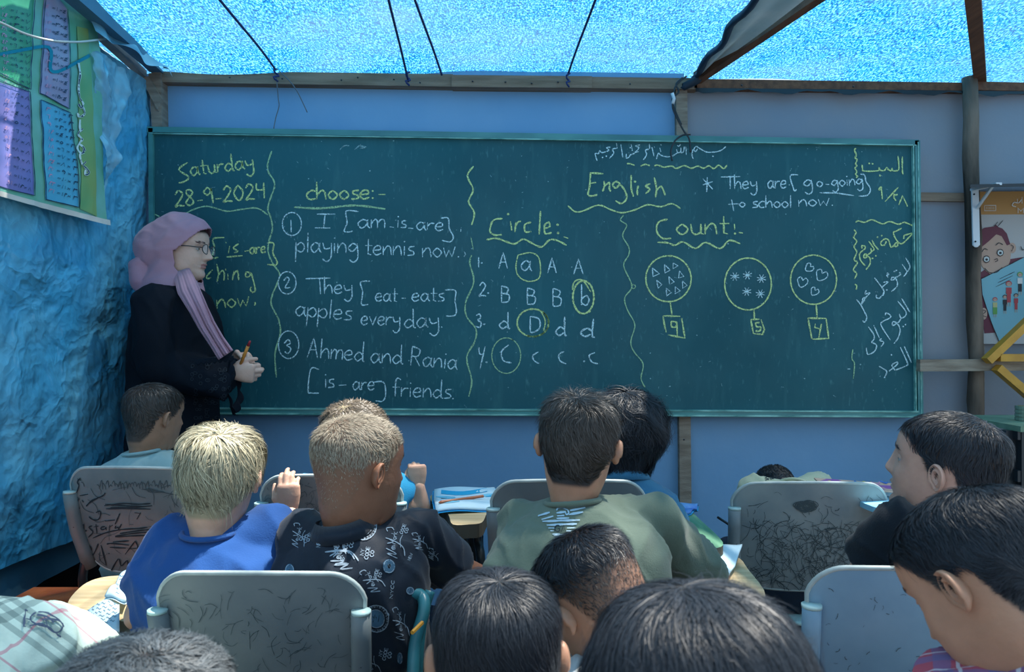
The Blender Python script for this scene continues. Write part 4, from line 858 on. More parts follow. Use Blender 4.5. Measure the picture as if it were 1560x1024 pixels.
def head_local(adult=0):
    zs = np.concatenate([np.linspace(-.2,-.13,7)[:-1], np.linspace(-.13,-.09,14)[:-1], np.linspace(-.09,.03,42)[:-1], np.linspace(.03,.085,18)[:-1], .085+.0166*np.sin(np.linspace(0,pi/2,10))])
    nz, na = len(zs), 96
    col = [np.interp(zs, HT[:,0], HT[:,i]) for i in (1,2,3)]
    k = np.array([1,2,3,2,1.]); k /= k.sum()
    col = [np.convolve(np.pad(c, 2, 'edge'), k, 'valid') for c in col]
    yf, yb, w = [c[:,None] for c in col]; Z = zs[:,None]
    a = np.linspace(0, 2*pi, na, endpoint=False)[None,:]
    s, c = np.sin(a), np.cos(a)
    yc = np.where(Z < -.12, (yf+yb)/2, -.012+(Z*0)); t = smooth01(-.14,-.10, Z); yc = (yf+yb)/2*(1-t)+(-.010)*t
    ef = 2/(2.0+.35*smooth01(-.08,.03,Z)-.25*(1-smooth01(-.11,-.06,Z))); eb = 2/2.15
    e = np.where(c > 0, ef, eb)
    X = w*np.sign(s)*np.abs(s)**e; Y = yc+np.where(c > 0, yf-yc, yc-yb)*np.sign(c)*np.abs(c)**e
    Zv = Z+np.zeros_like(X); front = smooth01(.02,.055,Y)
    G = lambda x, m, sg: np.exp(-((x-m)/sg)**2)
    def Gz(m, up, dn): return np.where(Zv > m, np.exp(-((Zv-m)/up)**2), np.exp(-((Zv-m)/dn)**2))
    adn = 1+.35*adult
    Y = Y+front*(.0195*adn*G(X,0,.0105)*Gz(-.030,.026,.0075) + .007*G(np.abs(X),.011,.006)*Gz(-.033,.008,.006) + .006*adn*G(X,0,.010)*G(Zv,.002,.016)
        + .0065*G(X,0,.019)*G(Zv,-.0515,.0042)+.0055*G(X,0,.016)*G(Zv,-.0625,.0050) - .003*G(X,0,.02)*G(Zv,-.0570,.002) -.003*G(X,0,.02)*G(Zv,-.072,.006)
        - .0100*G(np.abs(X),.031,.013)*G(Zv,.001,.010) + .0030*G(np.abs(X),.030,.018)*G(Zv,.018,.007) + .0035*G(np.abs(X),.030,.013)*G(Zv,-.0005,.0055)
        + .004*G(np.abs(X),.040,.018)*G(Zv,-.03,.018) + .003*G(X,0,.018)*G(Zv,-.092,.010))
    Y = Y - .0045*(1-smooth01(-.02,.05,Y))*G(np.abs(X),.0,.05)*G(Zv,-.075,.02)      # nape hollow
    V = np.stack([X,Y,Zv],-1).reshape(-1,3)
    Fc = [(i*na+j, i*na+(j+1)%na, (i+1)*na+(j+1)%na, (i+1)*na+j) for i in range(nz-1) for j in range(na)]
    Fc.append(tuple(range((nz-1)*na, nz*na)))
    return V, Fc
def ear_local(s):  # s=+1 right (x>0)
    nr, na = 9, 30; V = []
    prof = [(0,-.006),(.16,-.0055),(.32,-.002),(.46,.0065),(.58,.0075),(.70,.0030),(.82,.0045),(.93,.0100),(1,.0060)]
    for r, h in prof:
        for k in range(na):
            a = 2*pi*k/na; y, z = cos(a), sin(a)
            ry = .0165*(1+.12*z); rz = .029 if z > 0 else .0285
            if z < -.55: ry *= .85; h2 = h*.6+.001
            else: h2 = h
            if y > .25: h2 = h2*.55            # front edge melts into the cheek
            V.append((h2, -ry*y*r*1.0*(-1) - .0, rz*z*r))
    Fc = [(i*na+k, i*na+(k+1)%na, (i+1)*na+(k+1)%na, (i+1)*na+k) for i in range(nr-1) for k in range(na)]
    b0 = len(V)
    for r, h in ((1.0,.0015),(.6,-.009),(.2,-.011)):
        for k in range(na):
            a = 2*pi*k/na; z = sin(a); y = cos(a); V.append((h, .0155*y*r, .0285*z*r))
    Fc += [((nr-1)*na+k, (nr-1)*na+(k+1)%na, b0+(k+1)%na, b0+k) for k in range(na)]
    Fc += [(b0+i*na+k, b0+i*na+(k+1)%na, b0+(i+1)*na+(k+1)%na, b0+(i+1)*na+k) for i in range(2) for k in range(na)]
    V = np.array(V); V[:,1] *= 1.0; V[:,2] *= .86; V[:,1] += .0015
    # lean outwards: hinge at the front edge
    al = R(27); y0 = .014; yy = V[:,1]-y0; xx = V[:,0].copy()
    V[:,0] = xx*cos(al)-yy*sin(al); V[:,1] = xx*sin(al)+yy*cos(al)+y0
    tl = R(-10); y, z = V[:,1].copy(), V[:,2].copy(); V[:,1] = y*cos(tl)-z*sin(tl); V[:,2] = y*sin(tl)+z*cos(tl)
    V[:,0] += .0690; V[:,1] += -.012; V[:,2] += -.008; V[:,0] *= s
    return V, Fc
HV = {0: head_local(0), 1: head_local(1)}
EARS = [ear_local(1), ear_local(-1)]
CEN = np.array([0, -.010, .012])
def radial_table():
    V, Fc = HV[0]; bv = BVHTree.FromPolygons([Vector(v) for v in V], Fc); nt, npp = 60, 120; T = np.zeros((nt+1, npp))
    c = Vector(CEN)
    for i in range(nt+1):
        th = pi*i/nt
        for j in range(npp):
            ph = 2*pi*j/npp; d = Vector((sin(th)*cos(ph), sin(th)*sin(ph), cos(th))); h = bv.ray_cast(c, d)
            T[i,j] = h[3] if h[0] is not None else .15
    return T
RT = radial_table()
def rad(u):
    th = np.arccos(np.clip(u[:,2], -1, 1))/pi*60; ph = (np.arctan2(u[:,1], u[:,0]) % (2*pi))/(2*pi)*120
    i = np.minimum(th.astype(int), 59); j = ph.astype(int) % 120; f = th-i; g = ph-ph.astype(int); j2 = (j+1) % 120
    return (RT[i,j]*(1-g)+RT[i,j2]*g)*(1-f)+(RT[i+1,j]*(1-g)+RT[i+1,j2]*g)*f
AZ = [0,.5,.85,1.10,1.28,1.38,1.62,1.85,2.05,2.3,2.6,pi]
def hairline(p, nape=-.080, fore=.058):
    az = np.abs(np.arctan2(p[:,0], p[:,1]+.010))
    return np.interp(az, AZ, [fore, fore-.004, fore-.016, .022, -.004, -.018, .026, .010, -.030, nape*.75, nape, nape])
def scalp_mask(p, **k): zl = hairline(p, **k); return smooth01(-.004, .006, p[:,2]-zl)
SKIN = {}
def skin(name, col, hair, sss=.18):
    m = mat('skin_'+name, col, .5, .35, tuple(c*.86 for c in col), 30, .08, 120, sss=sss, attr='scalp', attrcol=hair)
    SKIN[name] = m; return m
# ------------------------------------------------------------ people: hair
def hair_mat(name, dark, light, rough=.38, spec=.5):
    m = bpy.data.materials.new('hair_'+name); m.use_nodes = True; nt = m.node_tree; n = nt.nodes; l = nt.links; b = n['Principled BSDF']
    at = n.new('ShaderNodeAttribute'); at.attribute_name = 'tone'; mx = n.new('ShaderNodeMix'); mx.data_type = 'RGBA'
    mx.inputs[6].default_value = (*dark,1); mx.inputs[7].default_value = (*light,1); l.new(at.outputs['Fac'], mx.inputs[0]); l.new(mx.outputs[2], b.inputs['Base Color'])
    b.inputs['Roughness'].default_value = rough; b.inputs['Specular IOR Level'].default_value = spec; return m
def hair(parent, Mh, hm, rs, n=7000, L=.03, W=(0,-.35,.94), vol=.008, wid=.0009, grav=.5, swirl=.15, nz=.25, curl=0, K=5, lenfn=None, maskfn=None, rmin=0, away=1.0, lift0=.0, fray=.4, tone=(0,1), name='hair', clump=.0, scale=1.0, top=None):
    rg = np.random.RandomState(rs)
    u = rg.normal(size=(n*3,3)); u /= np.linalg.norm(u, axis=1)[:,None]; u = u[u[:,2] > -.75]
    p = CEN+u*rad(u)[:,None]; mk = (maskfn or scalp_mask)(p); u = u[mk > rg.rand(len(u))][:n]; p = CEN+u*rad(u)[:,None]; N = len(u)
    W = np.array(W, float); W /= np.linalg.norm(W)
    ln = L*(1-fray*rg.rand(N)); 
    if lenfn is not None: ln = ln*lenfn(p)
    vr = vol*(.35+.65*rg.rand(N)); A = rg.rand(N)*2*pi; gr = np.array([0,0,-1.])
    if clump: # neighbouring strands share a direction
        q = np.floor(u*11+np.sin(u[:,[1,2,0]]*7)); hs = np.abs(np.sin(q @ np.array([12.9898,78.233,37.719]))*43758.5453) % 1; cang = (hs-.5)*clump; ct = hs
    else: cang = np.zeros(N); ct = rg.rand(N)
    pts = []; uu = u.copy(); h0 = lift0
    for k in range(K+1):
        f = k/K; r = rad(uu)
        if rmin: r = np.maximum(r, rmin)
        h = h0*.0+.0006+vr*(f**.7)*np.clip(ln/L, 0, 1.2)
        P_ = CEN+uu*(r+h)[:,None]
        if curl: 
            bt = np.cross(uu, gr); P_ = P_+bt*(curl*f*np.sin(A+f*9))[:,None]+uu*(curl*f*np.cos(A+f*9))[:,None]
        pts.append(P_)
        aw = uu-W*(uu @ W)[:,None]; aw /= np.maximum(np.linalg.norm(aw, axis=1), .12)[:,None]; sw = np.cross(W, uu)
        gt = gr-uu*(uu @ gr)[:,None]
        nf = np.stack([np.sin(uu[:,1]*9+uu[:,2]*5+rs), np.sin(uu[:,2]*8+uu[:,0]*6+rs*2), np.sin(uu[:,0]*9-uu[:,1]*7+rs*3)], 1)
        d = away*aw+swirl*sw+grav*gt+nz*nf
        d = d-uu*np.sum(d*uu, 1)[:,None]; d /= np.maximum(np.linalg.norm(d, axis=1), .05)[:,None]
        ja = cang+(A-pi)*.09; side = np.cross(uu, d); d = d*np.cos(ja)[:,None]+side*np.sin(ja)[:,None]
        uu = uu+d*(ln/K/np.maximum(r, .05))[:,None]; uu /= np.linalg.norm(uu, axis=1)[:,None]
    pts = np.array(pts)  # K+1,N,3
    pts *= scale
    Rm = np.array(Mh.to_3x3()); T = np.array(Mh.translation)
    pw = pts @ Rm.T+T; cw = CEN*scale @ Rm.T+T
    out = []; tn = np.clip(tone[0]+(tone[1]-tone[0])*(.6*ct+.4*rg.rand(N)), 0, 1)
    rr = (rg.rand(N)-.5)*1.1
    for k in range(K+1):
        t = pw[min(K,k+1)]-pw[max(0,k-1)]; nn = pw[k]-cw; s = np.cross(t, nn); s /= np.maximum(np.linalg.norm(s, axis=1), 1e-9)[:,None]
        nn /= np.linalg.norm(nn, axis=1)[:,None]; s = s*np.cos(rr)[:,None]+nn*np.sin(rr)[:,None]
        wd = wid*(1-.75*(k/K)**2); out.append(pw[k]-s*wd/2); out.append(pw[k]+s*wd/2)
    V = np.array(out).transpose(1,0,2).reshape(-1,3); S = 2*(K+1)
    base = (np.arange(N)*S)[:,None,None]; q = np.array([[2*k,2*k+1,2*k+3,2*k+2] for k in range(K)])[None]; Q = (base+q).reshape(-1)
    me = bpy.data.meshes.new(name); me.vertices.add(len(V)); me.vertices.foreach_set('co', V.reshape(-1).astype(np.float32))
    me.loops.add(len(Q)); me.loops.foreach_set('vertex_index', Q.astype(np.int32)); me.polygons.add(N*K)
    me.polygons.foreach_set('loop_start', np.arange(0, len(Q), 4, dtype=np.int32)); me.update(calc_edges=True)
    at = me.attributes.new('tone', 'FLOAT', 'POINT'); at.data.foreach_set('value', np.repeat(tn, S).astype(np.float32))
    o = link(name, me, hm, parent, True); o['kind'] = 'stuff'; return o
# ------------------------------------------------------------ people: hands and bodies
def hand_mesh(W, f, nrm, th, L=.125, curls=(.35,.4,.45,.5), thumb=.3, spread=.10, bend=(1,1.1,.8)):
    """W wrist, f finger direction, nrm back of the hand, th side of the thumb"""
    f = Vector(f).normalized(); nrm = Vector(nrm); nrm = (nrm-f*nrm.dot(f)).normalized(); s = f.cross(nrm)
    if s.dot(Vector(th)) < 0: s = -s
    k = L; b = MB()
    b.loft([(W-f*.20*k, s*.135*k, nrm*.115*k, 2), (W, s*.150*k, nrm*.115*k, 2), (W+f*.12*k, s*.19*k, nrm*.115*k, 2.2), (W+f*.30*k, s*.225*k, nrm*.105*k, 2.4), (W+f*.46*k, s*.225*k, nrm*.085*k, 2.4), (W+f*.51*k, s*.19*k, nrm*.06*k, 2.2)], 20)
    for i, (off, ln, rr) in enumerate(((.155,.93,1.0),(.05,1.02,1.03),(-.055,.96,.98),(-.155,.76,.88))):
        c = curls[i]; p = W+f*(.47-.03*abs(i-1.2))*k+s*off*k; d = (f+s*(off*spread*6)).normalized(); ax = s
        pts = [p-d*.06*k, p]; rad_ = [.058*k*rr, .056*k*rr]; a = 0
        for j, (sl, bf) in enumerate(((.22,bend[0]),(.145,bend[1]),(.115,bend[2]))):
            a += c*bf; dd = d*cos(a)-nrm*sin(a); p = p+dd*sl*k*ln; pts.append(p); rad_.append(k*rr*(.052,.046,.036)[j])
        b.tube(pts, rad_, 10); b.ball(pts[-1], k*rr*.036, 10, 6)
        for q_, r_ in zip(pts[1:4], (.058,.053,.047)): b.ball(q_, k*rr*r_, 10, 6)
    p = W+f*.10*k+s*.13*k-nrm*.02*k; d = (f*.75+s*.75-nrm*.25*thumb).normalized(); pts = [p, p+d*.20*k]
    d2 = (f*(.95-.35*thumb)+s*(.35-.65*thumb)-nrm*(.2+.6*thumb)).normalized(); pts.append(pts[-1]+d2*.16*k); d3 = (d2+(-s*.25-nrm*.2)*thumb).normalized(); pts.append(pts[-1]+d3*.12*k)
    b.tube(pts, [.085*k,.066*k,.056*k,.044*k], 10); b.ball(pts[-1], .044*k, 10, 6); b.ball(pts[1], .068*k, 10, 6); b.ball(pts[2], .057*k, 10, 6)
    me = b.mesh(); bm = bmesh.new(); bm.from_mesh(me); bmesh.ops.recalc_face_normals(bm, faces=bm.faces); bm.to_mesh(me); bm.free()
    return remesh(me, L*.020, 3, .5)
def limb(b, pts, rs, n=14): 
    b.tube(pts, rs, n)
    for p, r in zip(pts, rs): b.ball(p, r if not isinstance(r, (tuple, list)) else min(r), 14, 10)
def add_mesh(b, me):
    b.add([v.co.copy() for v in me.vertices], [tuple(p.vertices) for p in me.polygons]); return b
TORSO = [(0.0,.128,.098),(.12,.132,.100),(.30,.122,.092),(.50,.128,.092),(.68,.140,.094),(.80,.140,.088),(.89,.112,.072),(.955,.068,.054),(1.0,.044,.043)]
def torso_secs(pel, N, rt, bulge, off=0, ws=1., loose=0, t1=1.0):
    out = []; ax = (N-pel); L = ax.length; up = ax.normalized(); fw = up.cross(rt).normalized() # forward-ish
    if fw.y < 0 and abs(fw.y) > .1: fw = -fw
    for t, w_, d_ in TORSO:
        if t > t1: break
        c = pel.lerp(N, t)-fw*bulge*sin(pi*t)
        out.append((c, rt*(w_*ws+off+loose*(1-t)), fw*(d_*ws+off+loose*(1-t)), 2.3))
    return out, up, fw
def seg_cut(me, a, b_, rmax):   # removes faces lying beyond point b_ along a->b_
    d = (b_-a).normalized(); bm = bmesh.new(); bm.from_mesh(me)
    kill = [f for f in bm.faces if (f.calc_center_median()-b_).dot(d) > -.002 and ((f.calc_center_median()-b_)-d*(f.calc_center_median()-b_).dot(d)).length < rmax and (f.calc_center_median()-b_).dot(d) < .06]
    bmesh.ops.delete(bm, geom=kill, context='FACES'); bm.to_mesh(me); bm.free()
def folds(me, amp, seed, st=(9,9,4), keep=None):
    kp = lambda p: 1 if keep is None else min(1, max(0, ((p-keep).length-.055)/.06))
    o = Vector((seed*3.1, seed*1.7, seed)); 
    nrm = [v.normal.copy() for v in me.vertices]
    for v, n in zip(me.vertices, nrm):
        p = v.co; q = Vector((p.x*st[0]+.6*p.z*st[0], p.y*st[1], p.z*st[2]-p.x*3))+o
        n1 = abs(noise.noise(q*.9+Vector((4,2,7)))); n2 = abs(noise.noise(q*1.9)); a = noise.noise(q*.7)*1.2+1.1*max(0, 1-n1*4)**1.5+.5*max(0, 1-n2*4)**1.5
        v.co = p+n*(a*amp*kp(p))
def person(label, H, rot, skn, hairs, shirt_m, pel, SL=None, SR=None, EL=None, WL=None, ER=None, WR=None, s=1.0, neck=(8,0), bulge=.03, sleeve=.72, scalpc=1.0, shirt_name='t_shirt', loose=.012, off=.012, collar=None,
           hl=None, hr=None, adult=0, fold=.008, ears=True, maskkw=None, ws=1.0, legs=True, trousers='trousers_navy', seed=1, cat='person', stub=None, brow=None, eyes=True, Nofs=None, reach=.33, sh_label=None, group='schoolchildren seated facing the board'):
    yaw, pitch, roll = rot     # yaw + = turned to the left, pitch + = chin up, roll + = tilted to the right
    Rh = Matrix.Rotation(R(yaw), 3, 'Z') @ Matrix.Rotation(R(pitch), 3, 'X') @ Matrix.Rotation(R(roll), 3, 'Y')
    Mh = Matrix.Translation(H) @ Rh.to_4x4()
    Rn = Matrix.Rotation(R(yaw*.35), 3, 'Z') @ Matrix.Rotation(R(-neck[0]), 3, 'X') @ Matrix.Rotation(R(neck[1]), 3, 'Y')
    root = empty('person', (pel.x, pel.y, 0), label, cat, group)
    V, Fc = HV[adult]; V = V*s; piv = Vector((0, -.034, -.090))*s; pw = Mh @ piv
    qh, qn = Rh.to_quaternion(), Rn.to_quaternion(); VV = []
    for v in V:
        v = Vector(v); z = v.z/s
        if z < -.080 and (v.y/s < .02 or z < -.115):
            t = min(1, max(0, (-.080-z)/.07)); t = t*t*(3-2*t)
            if t > 0: q = qh.slerp(qn, t); VV.append(pw+q @ (v-piv)); continue
        VV.append(Mh @ v)
    N = pw+Rn @ Vector((0, -.006, -.022*s))
    if Nofs: N = N+Vector(Nofs)
    hb = MB(); hb.add(VV, Fc); nh = len(hb.v)
    if ears:
        for ev, ef in EARS: hb.add([Mh @ Vector(v*s) for v in ev], ef)
    ne = len(hb.v)
    up = (N-pel).normalized(); sl = SL or N+Vector((-.145, 0, -.085)); sr = SR or N+Vector((.145, 0, -.085)); rt = (sr-sl); rt = (rt-up*rt.dot(up)).normalized()
    el = EL or sl+Vector((-.03, .10, -.20)); er = ER or sr+Vector((.03, .10, -.20)); wl = WL or el+Vector((.06, .17, .03)); wr = WR or er+Vector((-.06, .17, .03))
    k = s
    b = MB(); secs, up, fw = torso_secs(pel, N, rt, bulge, -.004, ws); b.loft(secs, 28)
    for S, E, Wp in ((sl, el, wl), (sr, er, wr)):
        limb(b, [S, S.lerp(E, .35), E], [.038*k,.036*k,.030*k]); limb(b, [E, E.lerp(Wp, .35), Wp], [.030*k,.030*k,.020*k]); limb(b, [N.lerp(pel, .13), S], [.042*k,.036*k])
    if legs:
        for sg in (-1, 1):
            hp = pel+rt*sg*.07+Vector((0, .03, .01)); kn = Vector((pel.x+rt.x*sg*.10, pel.y+reach, .475)); an = Vector((kn.x, kn.y+.02, .07))
            limb(b, [hp, hp.lerp(kn, .5), kn], [.068,.060,.045]); limb(b, [kn, kn.lerp(an, .35), an], [.044,.045,.028]); b.loft([(an+Vector((0,-.03,-.03)), (.03,0,0), (0,0,.035), 2.4), (an+Vector((0,.05,-.045)), (.036,0,0), (0,0,.024), 2.4), (an+Vector((0,.13,-.052)), (.028,0,0), (0,0,.014), 2.4)], 12)
    body = remesh(b.mesh(), .0075, 5)
    full = MB(); full.v = hb.v; full.f = hb.f; add_mesh(full, body)
    for Wp, E, hd in ((wl, el, hl), (wr, er, hr)):
        if hd is not None: add_mesh(full, hand_mesh(Wp, **hd))
        else:
            d = (Wp-E).normalized(); add_mesh(full, hand_mesh(Wp, d, Vector((0,0,1)), Vector((1 if Wp is wl else -1,0,0)), L=.125*k))
    me = full.mesh()
    at = me.attributes.new('scalp', 'FLOAT', 'POINT'); mk = (stub or scalp_mask)(HV[adult][0])*scalpc; val = np.zeros(len(me.vertices), dtype=np.float32); val[:nh] = mk; at.data.foreach_set('value', val)
    bo = link('body', me, skn, root)
    # eyes, brows
    if eyes:
        for sg in (-1, 1):
            c = Mh @ (Vector((sg*.030, .0595, .0))*s); fwd = Rh @ Vector((0,1,0))
            e = MB(); e.ball(c, .0120*s, 16, 12); eo = link('eye', e.mesh(), M['eye_white'], root)
            for lo_, hi_, nm in ((-.15, 1.2, 'upper_eyelid'), (2.55, 3.3, 'lower_eyelid')):
                e = MB(); e.grid(lambda u, v: c+Rh @ (Vector((cos(pi*u)*1.0, sin(pi*u)*cos(lo_+(hi_-lo_)*v) if nm[0] == 'u' else sin(pi*u)*abs(cos(-.55-(v)*.9)), (sin(pi*u)*sin(.18+(hi_-.18)*v)) if nm[0] == 'u' else -sin(pi*u)*sin(.55+v*.9)))*.0134*s), 14, 6)
                link(nm, e.mesh(), skn, eo)
            e = MB(); e.ball(c+fwd*.0070*s, (.0060*s,.0060*s,.0060*s), 12, 8); link('iris', e.mesh(), M['iris'], eo)
        V0 = HV[adult][0]
    if brow is not None:
        bk_ = lambda p: np.exp(-((p[:,2]-.0185-.004*np.cos((np.abs(p[:,0])-.028)*60))/.0022)**2)*((np.abs(p[:,0]) > .012) & (np.abs(p[:,0]) < .048) & (p[:,1] > .03))
        hair(root, Mh, brow, 5, n=14000, L=.010, W=(0,1,0), vol=.001, wid=.0007, grav=0, swirl=0, K=3, maskfn=bk_, scale=s, name='eyebrow')
    for i, hs in enumerate(hairs):
        hs = dict(hs); hm = hs.pop('m'); hair(root, Mh, hm, seed*10+i, scale=s, **hs)
    # shirt
    if shirt_m is not None:
        b = MB(); secs, up, fw = torso_secs(pel, N, rt, bulge, off, ws, loose); b.loft(secs, 30); cut = []
        for S, E, Wp in ((sl, el, wl), (sr, er, wr)):
            limb(b, [N.lerp(pel, .10), S], [.046*k+off*.4,.044*k+off*.4])
            if sleeve <= 1:
                e_ = S.lerp(E, sleeve); b.tube([S.lerp(E, -.1), S.lerp(E, .3), e_], [(.045*k+off*.5), (.047*k+off*.6), (.047*k+off*.8)], 18); b.ball(S, .044*k+off*.5, 18, 12); cut.append((S, e_))
            else:
                e_ = E.lerp(Wp, sleeve-1); b.tube([S, S.lerp(E, .5), E], [(.046*k+off*.5), .045*k+off*.6, .040*k+off*.5], 18); b.ball(E, .040*k+off*.5, 16, 12); b.ball(S, .044*k+off*.5, 18, 12)
                b.tube([E, e_], [.040*k+off*.5, .034*k+off*.7], 18); cut.append((E, e_))
        me = remesh(b.mesh(), .007, 9)
        folds(me, fold, seed, keep=N)
        so_ = link(shirt_name, me, shirt_m, root)
        if collar:
            b = MB(); n_ = 28; cv = []
            for j in range(n_+1):
                a_ = 2*pi*j/n_; cv.append(N+up*(.004-.012*sin(a_)-.006)+rt*cos(a_)*(.050*k+.003)+fw*(sin(a_)*(.050*k+.003)+.004))
            if collar[0] == 'crew': b.tube(cv, .0055, 8)
            else:
                hh = collar[1]; bm_ = [(v+up*hh*(1-.55*max(0, sin(2*pi*j/n_)))-(v-N).normalized()*.006) for j, v in enumerate(cv)]; fl = [v+(v-N).normalized()*.012-up*.012 for v in cv]
                V_ = cv+bm_+fl; m_ = n_+1; b.add(V_, [(j, j+1, m_+j+1, m_+j) for j in range(n_)]+[(m_+j, m_+j+1, 2*m_+j+1, 2*m_+j) for j in range(n_)])
            me = b.mesh(); me = apply_mods(me, [('SOLIDIFY', dict(thickness=.002, offset=0))]) if collar[0] != 'crew' else me
            link('collar', me, shirt_m, root)
    else: so_ = None
    if legs:
        b = MB()
        for sg in (-1, 1):
            hp = pel+rt*sg*.068+Vector((0, .02, .005)); kn = Vector((pel.x+rt.x*sg*.10, pel.y+reach+.005, .478)); an = Vector((kn.x, kn.y+.01, .13))
            limb(b, [hp, kn], [.085,.060]); limb(b, [kn, an], [.058,.05])
        b.ball(pel+Vector((0,0,.0)), (.13,.10,.085)); link('trousers', remesh(b.mesh(), .011, 5), M[trousers], root)
    return dict(root=root, N=N, Mh=Mh, shirt=so_, body=bo, up=up, fw=fw, rt=rt)
M['eye_white'] = mat('eye_white', (.36,.36,.36), .2, .5); M['iris'] = mat('iris', (.03,.018,.01), .15, .6)
M['trousers_navy'] = mat('trousers_navy', (.02,.03,.05), .85, .2); 
def cloth(name, c, c2=None, ns=5, bump=.12, rough=.85): return mat(name, c, rough, .15, c2 or tuple(x*.8 for x in c), ns, bump, 300, sheen=.15, ridge=(7,.02))
HD = hair_mat('black', (.008,.011,.016), (.03,.036,.048), .42, .28); HB = hair_mat('dark_brown', (.018,.014,.012), (.07,.055,.045)); HL = hair_mat('blond', (.10,.08,.045), (.66,.60,.42), .45, .3)
HM = hair_mat('brown', (.06,.045,.03), (.22,.17,.12)); HF = hair_mat('fair_stubble', (.16,.12,.08), (.42,.36,.27), .6); HG = hair_mat('grey_sunlit_curls', (.012,.015,.018), (.22,.24,.25), .5)  # HG's light tone paints sunlit streaks into the dark grey curls
SK1 = skin('tan', (.42,.225,.14), (.05,.042,.038)); SK2 = skin('fair', (.60,.36,.26), (.30,.24,.15)); SK3 = skin('deep', (.27,.125,.075), (.13,.095,.07)); SK4 = skin('warm', (.47,.245,.155), (.02,.02,.022)); SK5 = skin('pale', (.58,.35,.27), (.02,.02,.02))
# ------------------------------------------------------------ the class
def Z0(p, z=.465): return Vector((p.x, p.y, z))
def up_only(z0, z1, lo=.0): return lambda p: lo+(1-lo)*smooth01(z0, z1, p[:,2])
def fade(z0, z1, lo): 
    def f(p): return scalp_mask(p)*(lo+(1-lo)*smooth01(z0, z1, p[:,2]))
    return f
D = dict
# boy at the far left front
k2 = person('boy with short dark hair and a grey-green t-shirt, seated at far left near the teacher', P(236,633,2.36), (-31,-3,0), SK1,
    [D(m=HB, n=5200, L=.022, vol=.006, wid=.0013, W=(.0,-.45,.9), lenfn=up_only(-.06,.05,.25), grav=.4)], cloth('grey_green_cloth', (.27,.40,.40), (.36,.50,.50), 6), Z0(P(240,1,2.40)),
    SL=P(200,722,2.30), SR=P(292,722,2.38), scalpc=.9, bulge=.02, seed=2, brow=HB, collar=('crew',), loose=.01)
# blond boy
k3 = person('blond boy in a royal blue t-shirt seen from behind', P(336,724,1.56), (3,-5,3), SK2,
    [D(m=HL, n=9000, L=.080, vol=.021, wid=.0019, W=(.1,-.62,.78), grav=.75, swirl=.2, nz=.35, clump=.7, K=8, maskfn=lambda p: smooth01(-.004,.006,p[:,2]-np.maximum(hairline(p,nape=-.062),hairline(p)+.012*0)-.016*np.exp(-((np.abs(np.arctan2(p[:,0],p[:,1]+.01))-1.65)/.4)**2)), lenfn=lambda p: (.12+.88*smooth01(-.06,.06,p[:,2]))*(1-.55*np.exp(-((np.abs(np.arctan2(p[:,0],p[:,1]+.01))-1.6)/.35)**2)*(1-smooth01(.03,.085,p[:,2])))),
     D(m=HL, n=2500, L=.03, vol=.02, wid=.0008, W=(.1,-.62,.78), grav=.3, nz=.9, fray=.8)], cloth('royal_blue_cloth', (.018,.085,.29), (.014,.065,.23), 4), Z0(P(335,1,1.60)),
    SL=P(262,828,1.55), SR=P(410,812,1.57), EL=P(212,938,1.46), WL=P(262,925,1.60), ER=P(452,838,1.72), WR=P(441,778,1.775), scalpc=1, bulge=.035, sleeve=.74, seed=3, collar=('crew',), ws=.98, neck=(14,0),
    hr=D(f=(-.06,.02,1), nrm=(.1,-1,.1), th=(-1,0,0), L=.125, curls=(.55,.5,.55,.65), thumb=.4, spread=.03), fold=.008)
# boy with the cropped fair hair and printed shirt
k4 = person('boy with cropped fair hair in a black shirt printed all over with lettering', P(549,712,1.54), (-46,-2,-2), SK3,
    [D(m=HF, n=9000, L=.012, vol=.004, wid=.0009, W=(0,-.5,.86), maskfn=fade(-.01,.05,.12), lenfn=up_only(-.02,.05,.3), grav=.5, nz=.3),
     D(m=HF, n=2600, L=.018, vol=.010, wid=.0009, W=(0,-.5,.86), maskfn=fade(.055,.08,0), grav=-.2, nz=.4)], cloth('printed_black_cloth', (.010,.016,.028), (.014,.022,.036), 4, .06, .55), Z0(P(560,1,1.62)),
    SL=P(468,822,1.56), SR=P(628,812,1.62), EL=P(452,930,1.58), WL=P(500,930,1.72), ER=P(694,868,1.70), WR=P(745,880,1.80), s=1.06, bulge=.03, sleeve=.90, loose=.02, off=.015, scalpc=.75, seed=4, collar=('stand',.022), shirt_name='printed_shirt', brow=HM,
    stub=lambda p: scalp_mask(p)*(.25+.75*smooth01(-.03,.06,p[:,2])), fold=.010, neck=(12,0), legs=True)
# boy behind him
k5 = person('brown-haired boy in a bright blue shirt raising his fist, behind the boy with cropped hair', P(541,671,2.0), (-24,-4,0), SK2,
    [D(m=HM, n=6500, L=.035, vol=.014, wid=.0014, W=(0,-.5,.86), grav=.3, clump=1.0, curl=.004, nz=.5)], cloth('bright_blue_cloth', (.02,.30,.52), (.02,.22,.42), 5), Z0(P(545,1,1.97)),
    SL=P(470,752,1.98), SR=P(592,748,2.0), ER=P(640,785,2.03), WR=P(637,741,2.02), EL=P(452,800,2.05), WL=P(480,800,2.15), sleeve=.45, seed=5, collar=('crew',),
    hr=D(f=(-.06,.0,1), nrm=(.25,-1,.05), th=(-1,0,0), L=.115, curls=(1.35,1.35,1.4,1.45), thumb=1.0, spread=.0), fold=.008)
